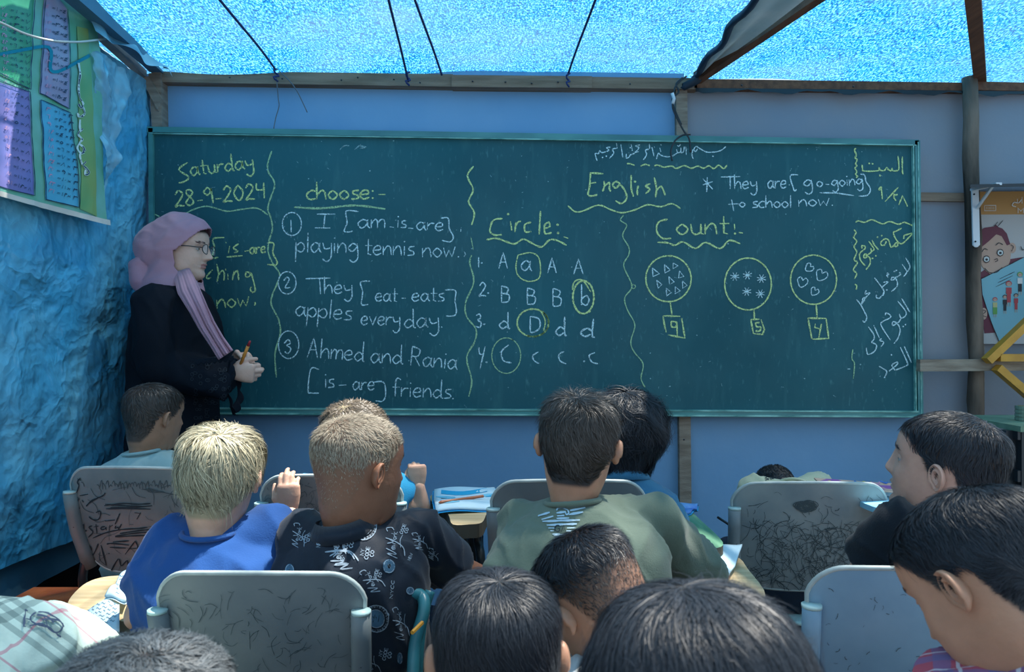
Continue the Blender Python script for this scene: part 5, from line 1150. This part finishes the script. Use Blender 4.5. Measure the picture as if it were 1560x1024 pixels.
# boy in the olive shirt
k6 = person('boy in an olive green shirt with a pale blue winged emblem on his back', P(882,676,1.50), (-13,-7,4), SK4,
    [D(m=HB, n=10500, L=.036, vol=.011, wid=.0011, W=(.0,-.52,.85), grav=.45, swirl=.35, nz=.2, clump=.5, lenfn=lambda p: .35+.65*smooth01(-.07,.02,p[:,2])),
     D(m=HB, n=3500, L=.034, vol=.024, wid=.0008, W=(.0,-.52,.85), grav=.1, maskfn=fade(.03,.07,0), nz=.5)], cloth('olive_cloth', (.130,.170,.130), (.110,.150,.118), 4), Z0(P(895,1,1.48)),
    SL=P(802,802,1.50), SR=P(992,790,1.52), EL=P(772,918,1.46), WL=P(800,950,1.62), ER=P(1062,868,1.62), WR=P(1112,892,1.72), sleeve=1.35, ws=1.10, bulge=.04, off=.016, loose=.018, scalpc=1, seed=6, collar=('crew',), fold=.010, neck=(10,0), sh_label=None)
# child with black curls
k7 = person('child with long black curls in a denim blue shirt', P(954,656,1.97), (-12,-3,0), SK1,
    [D(m=HD, n=10000, L=.25, vol=.024, wid=.0013, W=(0,-.35,.93), grav=1.7, nz=.4, clump=.9, curl=.013, K=12, rmin=.096), D(m=HD, n=2200, L=.12, vol=.04, wid=.0009, W=(0,-.35,.93), nz=.9, curl=.008, rmin=.098, K=7)],
    cloth('denim_cloth', (.035,.15,.27), (.05,.20,.33), 9), Z0(P(960,1,1.94)), SL=P(892,765,1.97), SR=P(1004,768,1.97), ER=P(1030,830,2.02), WR=P(1040,800,2.14), sleeve=1.6, seed=7, shirt_name='denim_shirt', collar=('stand',.02), ws=.9)
# child asleep on the desk
k8 = person('boy in a cream t-shirt slumped with his head down on the desk', P(1184,757,2.60), (0,-74,0), SK1,
    [D(m=HD, n=4500, L=.012, vol=.004, wid=.0014, grav=0)], cloth('cream_cloth', (.50,.50,.34), (.42,.43,.30), 5), Z0(P(1210,1,2.30)),
    SL=P(1146,746,2.48), SR=P(1240,742,2.48), Nofs=(0,-.02,.055), EL=P(1130,806,2.56), WL=P(1160,790,2.7), ER=P(1262,800,2.5), WR=P(1230,790,2.62), sleeve=.5, seed=8, collar=('crew',), neck=(75,0), bulge=.05, scalpc=1)
# boy in black facing left
k9 = person('boy in a black t-shirt with his head turned to the left in profile', P(1440,711,1.46), (45,10,0), SK5,
    [D(m=HD, n=9000, L=.02, vol=.005, wid=.0011, W=(0,-.45,.88), grav=.25, swirl=.2, nz=.15, lenfn=up_only(-.07,.05,.25))], cloth('black_cloth', (.008,.013,.02)), Z0(P(1450,1,1.46)),
    SL=P(1374,806,1.44), SR=P(1560,815,1.46), EL=P(1318,868,1.52), WL=P(1352,885,1.66), sleeve=.80, seed=9, scalpc=.92, brow=HD, collar=('crew',), neck=(6,0), s=1.07, fold=.010)
# boy in the red checked shirt
k10 = person('boy with dark hair in a red and blue checked shirt, bowed at the right edge', P(1502,886,.875), (30,-38,6), SK4,
    [D(m=HD, n=17000, L=.026, vol=.007, wid=.0007, W=(.05,-.4,.9), grav=.2, swirl=.3, nz=.2, clump=.3, lenfn=up_only(-.075,.03,.22))], None or mat('checked_red_cloth', (.40,.10,.14), .85, .15, bump=.1, bscale=300), Z0(P(1545,1,.87), .45),
    SL=P(1470,1062,.88), SR=P(1700,1050,.86), EL=P(1440,1250,.95), seed=10, reach=.22, scalpc=1, brow=HD, collar=('stand',.02), shirt_name='checked_shirt', neck=(14,0), s=1.02)
# near heads along the bottom
k11 = person('black-haired child seen from behind at bottom centre, neat rounded hair', P(757,996,.93), (4,-4,0), SK4,
    [D(m=HD, n=19000, L=.05, vol=.010, wid=.0007, W=(.0,-.30,.95), grav=.7, swirl=.3, nz=.2, clump=.25, K=6)], cloth('dark_grey_cloth', (.05,.06,.07)), Z0(P(757,1,.93), .44), seed=11, reach=.22, legs=True, neck=(6,0))
k12 = person('bowed boy with faded haircut and one visible ear, right of the black-haired child', P(903,912,1.13), (38,-38,-8), SK4,
    [D(m=HD, n=8000, L=.022, vol=.010, wid=.0009, W=(0,-.3,.95), grav=.0, nz=.3, maskfn=fade(.015,.06,.05), lenfn=up_only(.0,.06,.2)), D(m=HB, n=6000, L=.006, vol=.0015, wid=.0008, maskfn=fade(-.06,.03,.3))], cloth('white_cloth', (.55,.6,.62)), Z0(P(905,1,1.03), .44),
    seed=12, reach=.22, scalpc=.85, stub=lambda p: scalp_mask(p)*(.35+.65*smooth01(-.05,.045,p[:,2])), neck=(34,0), collar=('crew',), bulge=.05, brow=HD, s=.98)
k13 = person('child with long smooth dark hair, the largest head, at bottom right of centre', P(1062,1096,.60), (-3,-8,0), SK4,
    [D(m=HD, n=24000, L=.13, vol=.016, wid=.0006, W=(-.12,-.05,.99), grav=.9, swirl=.1, nz=.18, clump=.22, K=8, rmin=.085), D(m=HD, n=1500, L=.06, vol=.022, wid=.0004, W=(-.12,-.05,.99), grav=.2, nz=.9, K=6)], cloth('navy_cloth', (.03,.05,.09)), Z0(P(1062,1,.60), .44), s=1.05, seed=13, reach=.22, neck=(4,0))
k14 = person('child with greyish tousled short hair at bottom left', P(214,1150,.70), (0,-6,0), SK1,
    [D(m=HG, n=20000, L=.030, vol=.010, wid=.0008, W=(.1,-.3,.95), grav=.3, swirl=.2, nz=.7, clump=1.6, curl=.002, K=5)], cloth('grey_cloth', (.12,.13,.14)), Z0(P(212,1,.70), .44), s=1.04, seed=14, reach=.22, neck=(4,0))
k15 = person('child in a pale checked shirt with an embroidered monogram, cut off at the left edge', P(-112,800,1.16), (10,-6,0), SK1,
    [D(m=HD, n=5000, L=.025, vol=.007, wid=.0011)], mat('checked_pale_cloth', (.50,.62,.56), .85, .15, bump=.1, bscale=300), Z0(P(-80,1,1.14)), SL=P(-230,965,1.14), SR=P(60,978,1.15), ER=P(170,1035,1.28), WR=P(225,985,1.45),
    seed=15, sleeve=1.25, collar=('crew',), shirt_name='checked_shirt', fold=.010, off=.024, s=1.0)
# ------------------------------------------------------------ prints on the shirts
def plaid(m, base, bands):   # woven check: bands of yarn in two directions over the cloth
    nt = m.node_tree; n = nt.nodes; l = nt.links; b = n['Principled BSDF']; tc = n.new('ShaderNodeTexCoord'); sx = n.new('ShaderNodeSeparateXYZ'); mp = n.new('ShaderNodeMapping')
    mp.inputs['Rotation'].default_value = (0, R(-12), R(25)); l.new(tc.outputs['Object'], mp.inputs[0]); l.new(mp.outputs[0], sx.inputs[0])
    cur = None
    for axis, per, off_, wd, colr, al in bands:
        mo = n.new('ShaderNodeMath'); mo.operation = 'MULTIPLY_ADD'; mo.inputs[1].default_value = 1/per; mo.inputs[2].default_value = off_+20
        if axis == 1:
            ad = n.new('ShaderNodeMath'); ad.operation = 'ADD'; l.new(sx.outputs[2], ad.inputs[0]); l.new(sx.outputs[1], ad.inputs[1]); l.new(ad.outputs[0], mo.inputs[0])
        else: l.new(sx.outputs[0], mo.inputs[0])
        fr = n.new('ShaderNodeMath'); fr.operation = 'FRACT'; l.new(mo.outputs[0], fr.inputs[0])
        lt = n.new('ShaderNodeMath'); lt.operation = 'LESS_THAN'; lt.inputs[1].default_value = wd; l.new(fr.outputs[0], lt.inputs[0])
        ml = n.new('ShaderNodeMath'); ml.operation = 'MULTIPLY'; ml.inputs[1].default_value = al; l.new(lt.outputs[0], ml.inputs[0])
        mx = n.new('ShaderNodeMix'); mx.data_type = 'RGBA'; l.new(ml.outputs[0], mx.inputs[0])
        if cur is None: mx.inputs[6].default_value = (*base, 1)
        else: l.new(cur, mx.inputs[6])
        mx.inputs[7].default_value = (*colr, 1); cur = mx.outputs[2]
    l.new(cur, b.inputs['Base Color'])
plaid(k10['shirt'].data.materials[0], (.42,.09,.13), [(0,.045,0,.35,(.12,.14,.30),.6),(1,.045,.2,.35,(.12,.14,.30),.6),(0,.045,.55,.07,(.6,.6,.65),.8),(1,.045,.7,.07,(.6,.6,.65),.8)])
gk = (.05,.10,.11)
plaid(k15['shirt'].data.materials[0], (.50,.64,.58), [(0,.13,o_,.085,gk,.45) for o_ in (.0,.17,.34)]+[(1,.13,o_,.085,gk,.45) for o_ in (.0,.17,.34)]+[(0,.13,.72,.03,(.45,.12,.2),.6),(1,.13,.72,.03,(.45,.12,.2),.6)])
M['print_grey'] = mat('shirt_print_grey', (.30,.38,.46), .6, .3); M['print_blue'] = mat('emblem_print', (.40,.56,.66), .6, .3); M['print_steel'] = mat('badge_print', (.06,.14,.22), .6, .3); M['thread'] = mat('monogram_thread', (.07,.10,.16), .7, .2)
s = Ink(on_surface(k4['shirt'], .0018))
def ny(x0, y0, x1, y1, k, co=True):   # sweeping script pair of words with a long tail
    a = Vector((x0, y0)); d = (Vector((x1, y1))-a); L_ = d.length; d.normalize(); u = Vector((d.y, -d.x))
    w_ = 1.7*k if k < 1 else 1.7
    t = lambda q: [tuple(a+d*(px_*L_)+u*(py_*k*10)) for px_, py_ in zip(*[iter(q)]*2)]
    s.line(t([0,-.6,.10,1.3,.14,-.3,.27,1.7]), w_, 'g'); s.word('ew', a+d*L_*.27+u*0, a+d*L_*.48, 6*k, w_*.8, 'g')
    s.line(t([.44,1.6,.52,.5,.60,1.6]), w_, 'g'); s.line(t([.62,2.1,.54,.2,.38,-1.4,.10,-1.9]), w_*1.1, 'g'); s.line(t([.36,-.9,.60,-.7,.80,-1.0]), w_*.7, 'g')
    s.word('ork', a+d*L_*.60, a+d*L_*.86, 6*k, w_*.8, 'g'); s.line(t([.84,1.9,.95,2.2,1.0,1.2,.92,.7]), w_, 'g')
def blk(txts, x0, y0, x1, y1, h, gap, w_=1.1):
    a, b_ = Vector((x0, y0)), Vector((x1, y1)); d = (b_-a).normalized(); u = Vector((d.y, -d.x))
    for i, t_ in enumerate(txts):
        o_ = -u*i*gap; ln = (b_-a).length*min(1, len(t_)/4); m0 = (b_-a).length/2-ln/2; s.word(t_, a+o_+d*m0, a+o_+d*(m0+ln), h/2, w_, 'g')
ny(523,862,511,820,1.0); ny(540,872,515,815,.0001) if False else None
ny(532,868,508,812,.95); blk(['CODE','CO'], 528,838,533,820, 5.5, 7.5); blk(['NY','CODE','CO'], 553,852,556,833, 5.5, 7.5)
ny(575,902,562,866,.7); blk(['CODE','CO'], 573,882,577,868, 4, 5.5, .9)
ny(452,834,462,800,.6); blk(['CODE','CO'], 458,825,475,817, 4.5, 6)
s.word('NEW YORK', (488,835), (492,802), 2.8, 1.1, 'g'); s.word('NY CO', (498,818), (501,801), 2.4, 1, 'g'); s.word('NEW Y', (514,812), (520,796), 2.8, 1, 'g'); s.word('NYCC', (597,912), (600,885), 2.3, .9, 'g')
ny(600,850,606,806,.8); blk(['CODE','CO'], 612,815,618,800, 4.5, 6); ny(640,838,640,812,.6); ny(658,852,664,838,.5); s.word('NEW', (624,855), (628,845), 2.2, .9, 'g')
ny(492,780,520,776,.55); s.word('CODE', (533,905), (537,885), 2.8, 1, 'g'); s.word('NYC', (540,903), (543,890), 2.2, .9, 'g')
blk(['NY','CODE','CO'], 580,1004,584,986, 5, 7); s.word('CODE CO', (557,990), (562,965), 2.8, 1, 'g'); ny(612,975,610,925,.6); ny(570,1030,562,992,.6); s.word('NY', (452,900),(456,888),2.5,1,'g')
ny(470,772,490,772,.3)
for (x, y, r) in ((553,802,20),(573,942,19.5)):
    for q in range(7): s.ell((x, y), r*.62-q*2, r*.66-q*2, 2.4, 's')
    s.ell((x, y), r, r*1.05, 1.2, 'g'); s.ell((x, y), r*.66, r*.70, 1, 'g')
    s.line([(x-5,y+6),(x-2,y-6),(x+3,y+5),(x+5,y-6)], 1.5, 'k', False); s.line([(x-6,y-3),(x,y),(x+6,y+4)], 1.5, 'k', False); s.line([(x,y+1),(x-4,y+8)], 1.4, 'k', False)
    n_ = 26
    for i in range(n_):
        a_ = 2*pi*i/n_; rr_ = r*.83; p_ = Vector((x+rr_*cos(a_), y+rr_*1.05*sin(a_))); t_ = Vector((-sin(a_), cos(a_)))
        s.word(random.choice('NEWYORKC'), p_-t_*1.2, p_+t_*1.2, 1.7, .7, 'g')
for (x, y, rx, ry) in ((442,870,6,9),(592,863,8,9.5),(624,900,5,5),(609,1002,3.5,8)):
    for q in range(3): s.ell((x, y), rx-q*2, ry-q*2.4, 2, 's')
    s.ell((x, y), rx, ry, 1, 'g'); s.line([(x-3,y+4),(x-1,y-4),(x+2,y+3),(x+3,y-4)], .9, 'g', False)
s.build('shirt_print', k4['root'], dict(g='print_grey', s='print_steel', k='printdark') if False else dict(g='print_grey', s='print_steel', k='ink'))
s = Ink(on_surface(k6['shirt'], .0018)); c = s.crop(750,560,3.414)
for y, xl, xr, il, ir in ((768,240,485,315,412),(782,250,475,330,400),(797,262,452,400,400),(814,282,440,400,400),(830,290,420,400,400),(845,300,412,400,400),(860,312,404,400,400),(873,322,390,400,400)):
    pass
bars = [([240,775,300,757],11),([258,793,318,776],9),([405,748,484,733],11),([398,768,472,755],11),([262,803,455,795],11),([284,823,440,815],11),([292,838,325,838],8),([388,838,432,836],8),([302,853,320,853],8),([385,853,412,853],8),([312,870,395,870],8),([318,877,390,877],4)]
for q, h_ in bars: s.line(c(q), h_/3.414*.92, 'b', False)
for q in ([335,748,340,735,365,733,392,745],[335,760,380,755,385,770],[338,775,375,772],[335,788,400,785]): s.line(c(q), 2.8, 'b', False)
s.line(c([392,745,398,760,385,770]), 2.0, 'b'); s.word('GA', (750+325/3.414, 560+856/3.414), (750+386/3.414, 560+856/3.414), 4.8, 1.5, 'k')
s.build('emblem', k6['root'], dict(b='print_blue', k='ink'))
s = Ink(on_surface(k15['shirt'], .004)); c = s.crop(0,860,4.105)
for q in ([165,290,150,395],[145,392,165,395],[160,288,178,295],[165,345,200,350]): s.line(c(q), 3.4, 'k', False)
for q in ([225,310,200,330,205,360,250,385,310,400],[230,325,300,340,330,370],[260,355,320,350,375,375,375,415,330,425,290,395],[235,310,300,315,370,370,385,400],[190,390,260,380,330,420,380,460],[270,330,290,395]): s.line(c(q), 2.6, 'k')
s.build('monogram', k15['root'], dict(k='thread'))
M['print_blk'] = M['ink']
s = Ink(on_surface(k8['shirt'], .0018))
s.word('Do Good', (1166,732), (1184,729), 1.8, 1.1, 'k'); s.word('Est. 20', (1188,729), (1212,728), 1.6, 1, 'k')
for r_ in (25,20): s.line([(1222+r_*cos(a_), 744+r_*.40*sin(a_)) for a_ in [pi+i*pi/14 for i in range(15)]], 1.8, 'k')
s.line([(1206,742),(1214,737),(1226,736),(1236,742)], 1.6, 'k'); s.build('shirt_print', k8['root'], dict(k='ink'))

# ------------------------------------------------------------ the teacher
YT = 2.84
HT_ = P(278,379,YT)
BL = mat('black_abaya_cloth', (.004,.007,.012), .85, .12, (.006,.010,.017), 3, .1, 200); PK = cloth('dusty_pink_scarf', (.44,.25,.31), (.37,.21,.28), 5, .08, .8)
sR, sL = P(236,462,YT-.15), P(248,458,YT+.13); eR, eL = P(242,560,YT-.18), P(270,560,YT+.14); wR, wL = P(352,566,YT-.12), P(356,552,YT+.0)
pelT = P(262,660,YT)
t = person('woman in a dusty pink headscarf, glasses and long black abaya standing before the board', HT_, (-90,-3,0), skin('light', (.66,.43,.34), (.02,.02,.02)), [], None, pelT, SL=sL, SR=sR, EL=eL, ER=eR, WL=wL, WR=wR, s=1.10, adult=1, ears=False, legs=False, bulge=0, neck=(0,0), brow=HD, ws=1.05,
    hr=D(f=(.96,.1,-.1), nrm=(.1,-1,-.15), th=(.1,0,1), L=.165, curls=(.95,.8,.9,1.0), thumb=.3, spread=.06),
    hl=D(f=(.9,-.25,.1), nrm=(.2,.9,.5), th=(0,-.3,1), L=.165, curls=(.95,1.05,1.15,1.2), thumb=.7, spread=.02), group=None)
root = t['root']; Mh = t['Mh']
# abaya body, shoulders to the ground
b = MB(); X = Vector((1,0,0)); Yv = Vector((0,1,0))
secs = []
for px0, px1, py, hy in ((236,290,432,.09),(222,312,452,.16),(212,328,490,.185),(208,334,540,.19),(207,328,590,.18),(206,326,640,.185),(198,330,720,.20),(192,336,800,.22),(188,342,900,.24),(184,346,946,.25)):
    a_, c_ = P(px0, py, YT), P(px1, py, YT); secs.append(((a_+c_)/2, X*((c_.x-a_.x)/2), Yv*hy, 2.2))
b.loft(secs, 36)
for S, E, Wp in ((sR, eR, wR), (sL, eL, wL)):
    limb(b, [S, E], [.072,.070], 18)
    g = Vector((0,0,-1)); b.tube([E+Vector((-.01,0,.01)), E.lerp(Wp, .5)+g*.02, Wp+X*.005+g*.040], [(.062,.068),(.075,.058),(.092,.050)], 20)
me = remesh(b.mesh(), .009, 8); folds(me, .008, 21, (7,7,2.2))
link('abaya', me, BL, root)
# lace edging of scalloped loops hanging round the right cuff and down the sleeve edge
b = MB()
def lace(u, v):
    a_ = 2*pi*u; c_ = wR+X*.0-Vector((0,0,.040)); e_ = .002+v*(.010+.012*abs(sin(u*pi*11)))
    return c_+X*(e_+.006*sin(u*23))+Vector((0, .050*sin(a_)*(1+.1*v), .092*cos(a_)*(1+.10*v)-.02*v))
b.grid(lace, 132, 4)
def lace2(u, v):
    x = 298+u*58; y = 548-u*6+v*(5+4*abs(sin(u*pi*7)))
    return P(x, y, YT-.215+.03*u-.004*v)
b.grid(lace2, 80, 3)
me = apply_mods(b.mesh(), [('SOLIDIFY', dict(thickness=.002, offset=0))]); b = MB(); add_mesh(b, me)
link('lace_trim', b.mesh(), BL, root)['kind'] = 'stuff'
M['lace_dot'] = mat('lace_pattern', (.016,.024,.034), .7, .2)
lc = Ink(on_surface(bpy.data.objects['abaya'], .003)); r_ = random.Random(8)
for i in range(55):
    x, y = r_.uniform(292,352), r_.uniform(545,640); lc.ell((x, y), r_.uniform(1.5,3.5), r_.uniform(1.5,3), .9, 'k')
lc.build('lace_pattern', root, dict(k='lace_dot'))
# headscarf
b = MB(); c = HT_
b.ball(c+Vector((-.012,0,.012)), (.128,.098,.120), 28, 20)
b.ball(P(247,378,YT), (.092,.088,.098), 28, 20)
b.loft([(P(268,392,YT), X*.085, Yv*.082, 2), (P(262,420,YT), X*.092, Yv*.088, 2), (P(262,440,YT), X*.11, Yv*.115, 2), (P(258,452,YT), X*.11, Yv*.125, 2)], 28)
b.loft([(P(222,400,YT), X*.055, Yv*.07, 2), (P(226,425,YT), X*.05, Yv*.09, 2), (P(228,443,YT), X*.035, Yv*.08, 2)], 20)
me = remesh(b.mesh(), .0065, 16)
bm = bmesh.new(); bm.from_mesh(me); Mi = Mh.inverted(); kill = []
for f in bm.faces:
    q = (Mi @ f.calc_center_median())/1.10
    if q.y > .008 and (q.x/.084)**2+((q.z+.018)/(.088 if q.z > -.018 else .10))**2 < 1: kill.append(f)
bmesh.ops.delete(bm, geom=kill, context='FACES'); bm.to_mesh(me); bm.free()
folds(me, .006, 31, (6,9,11))
me = apply_mods(me, [('SOLIDIFY', dict(thickness=.004, offset=1)), ('SMOOTH', dict(factor=.5, iterations=2))]); link('headscarf', me, PK, root)
b = MB()
cl = [Vector(v) for v in ((276,412),(286,440),(301,468),(315,496),(330,520),(344,541))]; wl_ = [26,34,29,26,24,26]
def tail(u, v):
    k = u*5; i = min(4, int(k)); f = k-i; q = cl[i].lerp(cl[i+1], f); w_ = wl_[i]*(1-f)+wl_[i+1]*f
    d = (cl[min(5,i+1)]-cl[i]).normalized(); n_ = Vector((-d.y, d.x)); q = q+n_*w_*(.5-v)
    return P(q.x, q.y, YT-.070-.138*sin(min(1,u*2.3)*pi/2)+(.009*sin(v*pi*5+u*2)+.004*sin(v*pi*13+u*5))*(.25+.75*u)+.05*(v-.3)**2)
b.grid(tail, 40, 42); me = apply_mods(b.mesh(), [('SOLIDIFY', dict(thickness=.003, offset=0))]); link('scarf_tail', me, PK, root)
# glasses
G_ = M['black_metal']; b = MB()
for sg in (1, -1):
    cc_ = Vector((sg*.031, .098, -.001))*1.1
    ring = [Mh @ (cc_+Vector((.022*cos(a_), -.006*abs(cos(a_))*1, .0165*sin(a_)))*1.1) for a_ in [2*pi*i/24 for i in range(25)]]
    b.tube(ring, .0016, 8); b.tube([Mh @ (cc_+Vector((sg*.024,-.006,.004))), Mh @ (Vector((sg*.074,.05,.004))*1.1), Mh @ (Vector((sg*.079,-.01,.002))*1.1)], .0019, 8)
b.tube([Mh @ (Vector((-.010,.100,.003))*1.1), Mh @ (Vector((0,.103,.006))*1.1), Mh @ (Vector((.010,.100,.003))*1.1)], .0016, 8)
gl = link('glasses', b.mesh(), G_, root)
b = MB()
for sg in (1, -1):
    cc_ = Vector((sg*.031, .098, -.001))*1.1
    b.add([Mh @ (cc_+Vector((.021*cos(a_), -.006*abs(cos(a_)), .0155*sin(a_)))*1.1) for a_ in [2*pi*i/24 for i in range(24)]], [tuple(range(24))])
lens = mat('lens', (.8,.9,.95), .05, .5); nt = lens.node_tree; mx = nt.nodes.new('ShaderNodeMixShader'); mx.inputs[0].default_value = .22; tr = nt.nodes.new('ShaderNodeBsdfTransparent')
nt.links.new(tr.outputs[0], mx.inputs[1]); nt.links.new(nt.nodes['Principled BSDF'].outputs[0], mx.inputs[2]); nt.links.new(mx.outputs[0], nt.nodes['Material Output'].inputs[0])
link('lens', b.mesh(), lens, gl)
lipm = mat('lips', (.42,.20,.18), .45, .4); V_ = HV[1][0]
b = MB(); nv = 96
sel = {i for i, v in enumerate(V_) if abs(v[0]) < .021 and v[1] > .05 and -.068 < v[2] < -.0475-.08*abs(v[0])}
b.add([Mh @ (Vector(v)*1.1+Vector((0,.0006,0))) for v in V_], []); b.f = [f for f in HV[1][1] if all(i in sel for i in f)]
link('lips', b.mesh(), lipm, root)
# pen in her fingers
b = MB(); a_, c_ = P(369,549,YT-.13), P(378,527,YT-.15); b.tube([a_+(a_-c_)*.25, c_], .0058, 10)
po = empty('marker_pen', a_, 'orange pen with a red tip held upright in the hands of the teacher', 'pen'); link('barrel', b.mesh(), mat('orange_barrel', (.62,.24,.04), .4, .4), po)
b = MB(); b.tube([c_, c_+(c_-a_)*.30, c_+(c_-a_)*.36], [.0058,.004,.001], 10); link('tip', b.mesh(), mat('red_tip', (.35,.03,.04), .4, .4), po)
